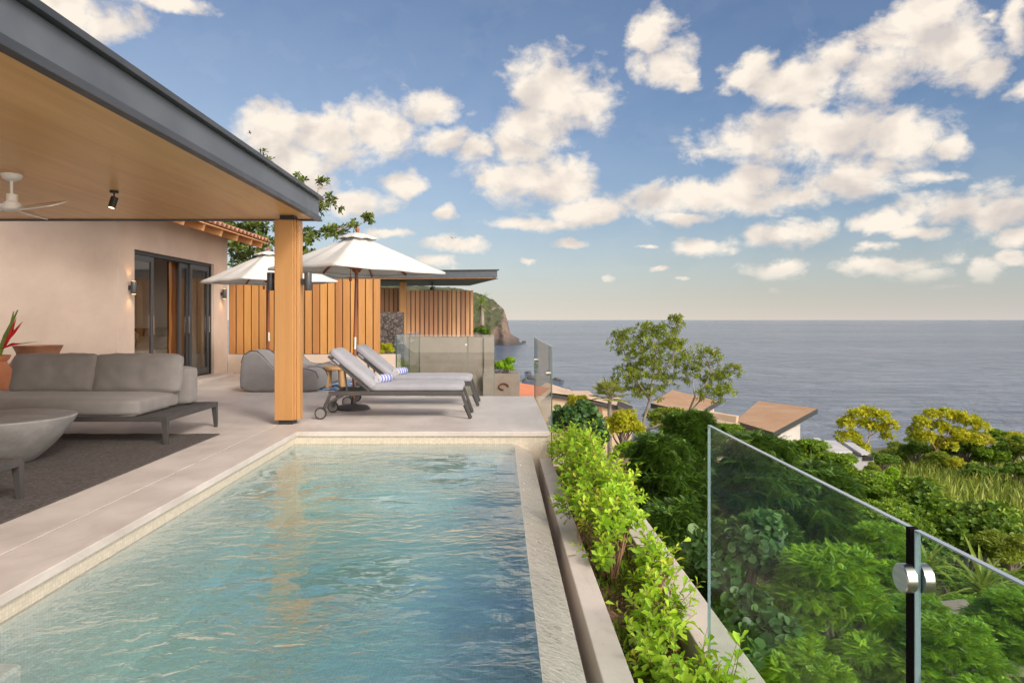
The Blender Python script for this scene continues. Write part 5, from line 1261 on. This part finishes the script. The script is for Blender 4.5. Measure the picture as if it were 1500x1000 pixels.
A_, B_, C_ = P(1084, 622, 43.6), P(1131, 640, 40.8), P(1172, 618, 46)
q = MB(); q.prism([(A_.x, A_.y), (B_.x, B_.y), (C_.x, C_.y), (A_.x + C_.x - B_.x, A_.y + C_.y - B_.y)], -11, [A_.z - .1, B_.z - .1, C_.z - .1, A_.z - .1]); q.build('wall', M['white_wall'], ha)
hb = thing('beach_house', 'beach house with a tan shingle roof and beam behind the slender tree', 'house', (11, 46, -8))
quad_roof(hb, [P(953, 590, 44), P(1020, 606, 41), P(1052, 587, 47), P(985, 571, 51)], .32, M['shingle'], M['steel_dark'])
A_, B_ = P(1016, 603, 41), P(1080, 614, 39.5)
MB().bar(A_, B_, .4, .35).build('beam', M['stone_tan'], hb)
A_, B_, C_ = P(965, 603, 43.4), P(1018, 616, 41.5), P(1046, 600, 46)
MB().prism([(A_.x, A_.y), (B_.x, B_.y), (C_.x, C_.y), (A_.x + C_.x - B_.x, A_.y + C_.y - B_.y)], -11, A_.z - .1).build('wall', M['stone_tan'], hb)
for px in (1026, 1036): p_ = P(px, 607, 40.4); MB().box(p_.x - .16, p_.x + .16, p_.y, p_.y + .3, -11, p_.z).build('post', M['dark_wood'], hb)
p_ = P(1050, 620, 40.2); p2 = P(1084, 640, 40.2); MB().box(p_.x, p2.x, p_.y, p_.y + 3, -11, p_.z).build('wall', M['stone_tan'], hb)
hc = thing('villa', 'long beige villa with dark roof edge between the glass panel and the fan palm', 'house', (7, 38, -5))
quad_roof(hc, [P(783, 572, 36), P(845, 580, 36), P(905, 594, 36), P(800, 560, 44)], .2, M['stone_tan'], M['steel_dark'])
q = MB(); A_ = P(782, 578, 36.2); B_ = P(925, 578, 36.2); q.box(A_.x, P(845, 0, 36.2).x, 36.2, 40, -9, P(0, 580, 36.2).z).box(P(845, 0, 36.2).x, P(876, 0, 36.2).x, 36.22, 40, -9, P(0, 583, 36.2).z).box(P(876, 0, 36.2).x, B_.x, 36.2, 40, -9, P(0, 594, 36.2).z)
q.build('wall', M['stone_tan'], hc)
A_ = P(843, 597, 35.6); B_ = P(880, 605, 35.6); MB().box(A_.x, B_.x, 35.0, 36.18, A_.z - .3, A_.z).build('ledge', M['clay_dark'], hc)
MB().bar(P(905, 590, 35.8), P(925, 598, 35.8), .3, .25).build('roof_edge', M['steel_dark'], hc)
ho2 = thing('orange_roof_house', 'low house with flat orange roof behind the terrace end glass panel', 'house', (1.2, 32, -3))
quad_roof(ho2, [P(742, 581, 27), P(788, 583, 27), P(806, 568, 33), P(758, 560, 34)], .2, M['orange_tile'], M['stone_tan'])
q = MB(); A_ = P(744, 586, 27.2); B_ = P(785, 586, 27.2); q.box(A_.x, B_.x, 27.3, 32, -6, A_.z - .22); q.build('wall', M['stone_tan'], ho2)
hw = thing('white_hut', 'white flat roofed hut with dark openings half hidden by shrubs near the shore', 'hut', (18, 36, -8))
Yh = 36
for (x0, x1, y0, y1, dy, nm) in ((1216, 1256, 660, 668, 0, 'roof'), (1218, 1243, 667.5, 673, .5, 'roof'), (1262, 1283, 663, 667, .4, 'roof'), (1212, 1228, 655, 660, 2.5, 'roof')):
    a_ = P(x0, y0, Yh + dy); b_ = P(x1, y1, Yh + dy); MB().prism([(a_.x, a_.y), (b_.x, b_.y + .5), (b_.x + .3, b_.y + 3), (a_.x + .5, a_.y + 3)], b_.z, [a_.z - .06, a_.z - .12, a_.z + .02, a_.z + .05]).build(nm, M['hut_wall'], hw, bevel=.02)
a_ = P(1219, 672, Yh + .8); b_ = P(1280, 690, Yh + .8); MB().box(a_.x, b_.x, a_.y, a_.y + 2.5, b_.z - 2, a_.z + .1).build('wall', M['hut_wall'], hw)
for x0, x1 in ((1222, 1234), (1264, 1279)):
    a_ = P(x0, 668, Yh + .78); b_ = P(x1, 674, Yh + .78); MB().box(a_.x, b_.x, a_.y - .05, a_.y + .2, b_.z, a_.z).build('window', M['black'], hw)
a_ = P(884, 668, 13); b_ = P(930, 690, 13)
tag(MB().prism([(a_.x, 13), (b_.x, 12.6), (b_.x + .15, 12.9), (a_.x + .1, 13.3)], -3.8, a_.z).build('garden_wall', M['stone_tan']), 'low tan garden wall among bushes below the slender tree', 'wall')
q = MB(); a_ = P(910, 664, 12.4); q.box(a_.x - .02, a_.x + .02, 12.4, 12.44, -3.9, a_.z); tag(q.build('metal_post', M['dark_wood']), 'thin dark post in front of the low tan garden wall', 'post')
for i, (px, py, Y, w_) in enumerate(((1395, 898, 7.6, .45), (1465, 930, 7.2, .5))):
    a_ = P(px, py, Y); tag(MB().prism([(a_.x - w_ / 2, Y - .2), (a_.x + w_ / 2, Y - .3), (a_.x + w_ / 2 + .1, Y + .3), (a_.x - w_ / 2 + .12, Y + .25)], a_.z - .3, [a_.z, a_.z - .03, a_.z + .05, a_.z + .03]).build('stepping_stone', M['grey_concrete'], bevel=.02),
        'pale paving slab between the acacia bushes, ' + ('the left one' if i == 0 else 'the right one'), 'paving slab', 'paving slabs on the slope')

# ------------------------------------------------------------------ headland and rocks
HD = 560.0
PROFILE = [(440, 412), (560, 412), (600, 416), (640, 416), (660, 418), (680, 420), (695, 425), (708, 432), (720, 439), (730, 447), (737, 455), (742, 466), (745, 480), (748, 490), (755, 496), (764, 502), (768, 505)]
def prof_z(x):
    px = VX + x * F / HD
    for (a, ya), (b, yb) in zip(PROFILE, PROFILE[1:]):
        if a <= px <= b: return EYE + (HY - (ya + (yb - ya) * (px - a) / (b - a))) * HD / F
    return SEA_Z - 3 if px > 768 else EYE + 56 * HD / F
q = MB()
def head(u, v):
    x = -160 + 182 * u ** .8; y = HD - 40 + 240 * v
    edge = 22 * (mnoise.noise(Vector((x * .035, 0, 2)))) + 10 * mnoise.noise(Vector((x * .11, 0, 7)))
    front = smooth(HD - 30 + edge, HD + 6 + edge, y) * .66 + .34 * smooth(HD + edge, HD + 60 + edge, y)
    h = prof_z(x + 3 * mnoise.noise(Vector((y * .03, x * .02, 1)))) - (SEA_Z - 2)
    back = 1 - .35 * smooth(HD + 60, HD + 200, y)
    z = SEA_Z - 2 + h * front * back
    ru = min(1, max(0, (z - SEA_Z) / 8))
    nz = mnoise.fractal(Vector((x * .05, y * .05, z * .06)), .8, 2.2, 5)
    return (x + 2.2 * ru * mnoise.noise(Vector((z * .25, y * .1, x * .1))), y - 5 * ru * mnoise.noise(Vector((x * .09, z * .16, 4))), z + 2.0 * ru * nz + 1.2 * ru * abs(mnoise.noise(Vector((x * .22, y * .22, 9)))))
q.grid(head, 260, 110)
def head_mat():
    m, t, out = new_mat('headland_rock_and_scrub'); b = t.new('ShaderNodeBsdfPrincipled'); t.l.new(b.outputs[0], out.inputs[0])
    tc = t.new('ShaderNodeTexCoord'); o = tc.outputs['Object']; geo = t.new('ShaderNodeNewGeometry')
    nz = t.sep(geo.outputs['Normal'])[2]; z = t.sep(o)[2]; x = t.sep(o)[0]
    rock = t.mix(t.maprange(t.noise(t.vmath('MULTIPLY', o, (1, 1, .5)), .18, 6, .65), .38, .62), (.15, .10, .08), (.26, .19, .155))
    rock = t.mix(t.maprange(z, -18, -8), (.07, .065, .06), rock)
    green = t.mix(t.maprange(t.noise(o, .30, 6, .7), .38, .62), (.045, .056, .028), (.095, .105, .05))
    f = t.math('ADD', t.math('ADD', nz, t.math('MULTIPLY', t.math('SUBTRACT', t.noise(o, .09, 5, .6), .5), 1.5)), t.maprange(x, -45, 10, .6, -.25))
    f = t.math('MULTIPLY', t.maprange(f, .50, .62), t.maprange(z, -11, -6))
    t.put(b.inputs['Base Color'], t.mix(f, rock, green)); b.inputs['Roughness'].default_value = .95
    bn = t.new('ShaderNodeBump'); bn.inputs['Distance'].default_value = 2.2; t.put(bn.inputs['Height'], t.noise(o, .35, 6, .65)); t.l.new(bn.outputs[0], b.inputs['Normal']); return m
o = q.build('headland', head_mat(), smooth='all'); structure(o)
def rock(label, c, r_, sq=.5, seed=0):
    bm = bmesh.new(); bmesh.ops.create_icosphere(bm, subdivisions=3, radius=1)
    for v in bm.verts:
        k = 1 + .38 * mnoise.noise(v.co * 1.3 + Vector((seed, 0, 0))) + .16 * mnoise.noise(v.co * 3.5 + Vector((0, seed, 0))); v.co *= k; v.co.z *= sq
    me = bpy.data.meshes.new('rock'); bm.to_mesh(me); bm.free(); me.materials.append(M['rock']); o = bpy.data.objects.new('rock', me); COL.objects.link(o)
    o.location = c; o.scale = (r_,) * 3; o.rotation_euler = (0, 0, seed); return tag(o, label, 'rock', 'sea rocks')
for i, (px, py, r_, lab) in enumerate(((768, 500, .8, 'small low sea rock just off the tip of the headland'), (774, 545, 1.2, 'dark rock at the water line behind the glass panel, upper'), (779, 553, 1.6, 'dark rock at the water line behind the glass panel, larger lower one'), (770, 557, 1.4, 'dark rock at the shore above the orange roof'),
        (814, 556, 1.5, 'dark sea rock right of the glass panel'), (832, 570, 1.2, 'dark sea rock above the roof of the long beige villa'), (822, 557, .9, 'smallest dark sea rock right of the glass panel'))):
    Y = (EYE - SEA_Z) * F / (py - HY + 1); p_ = P(px, py, Y); rock(lab, (p_.x, Y, SEA_Z + .1), r_ * Y / 240, .5, i * 1.7 + .5)
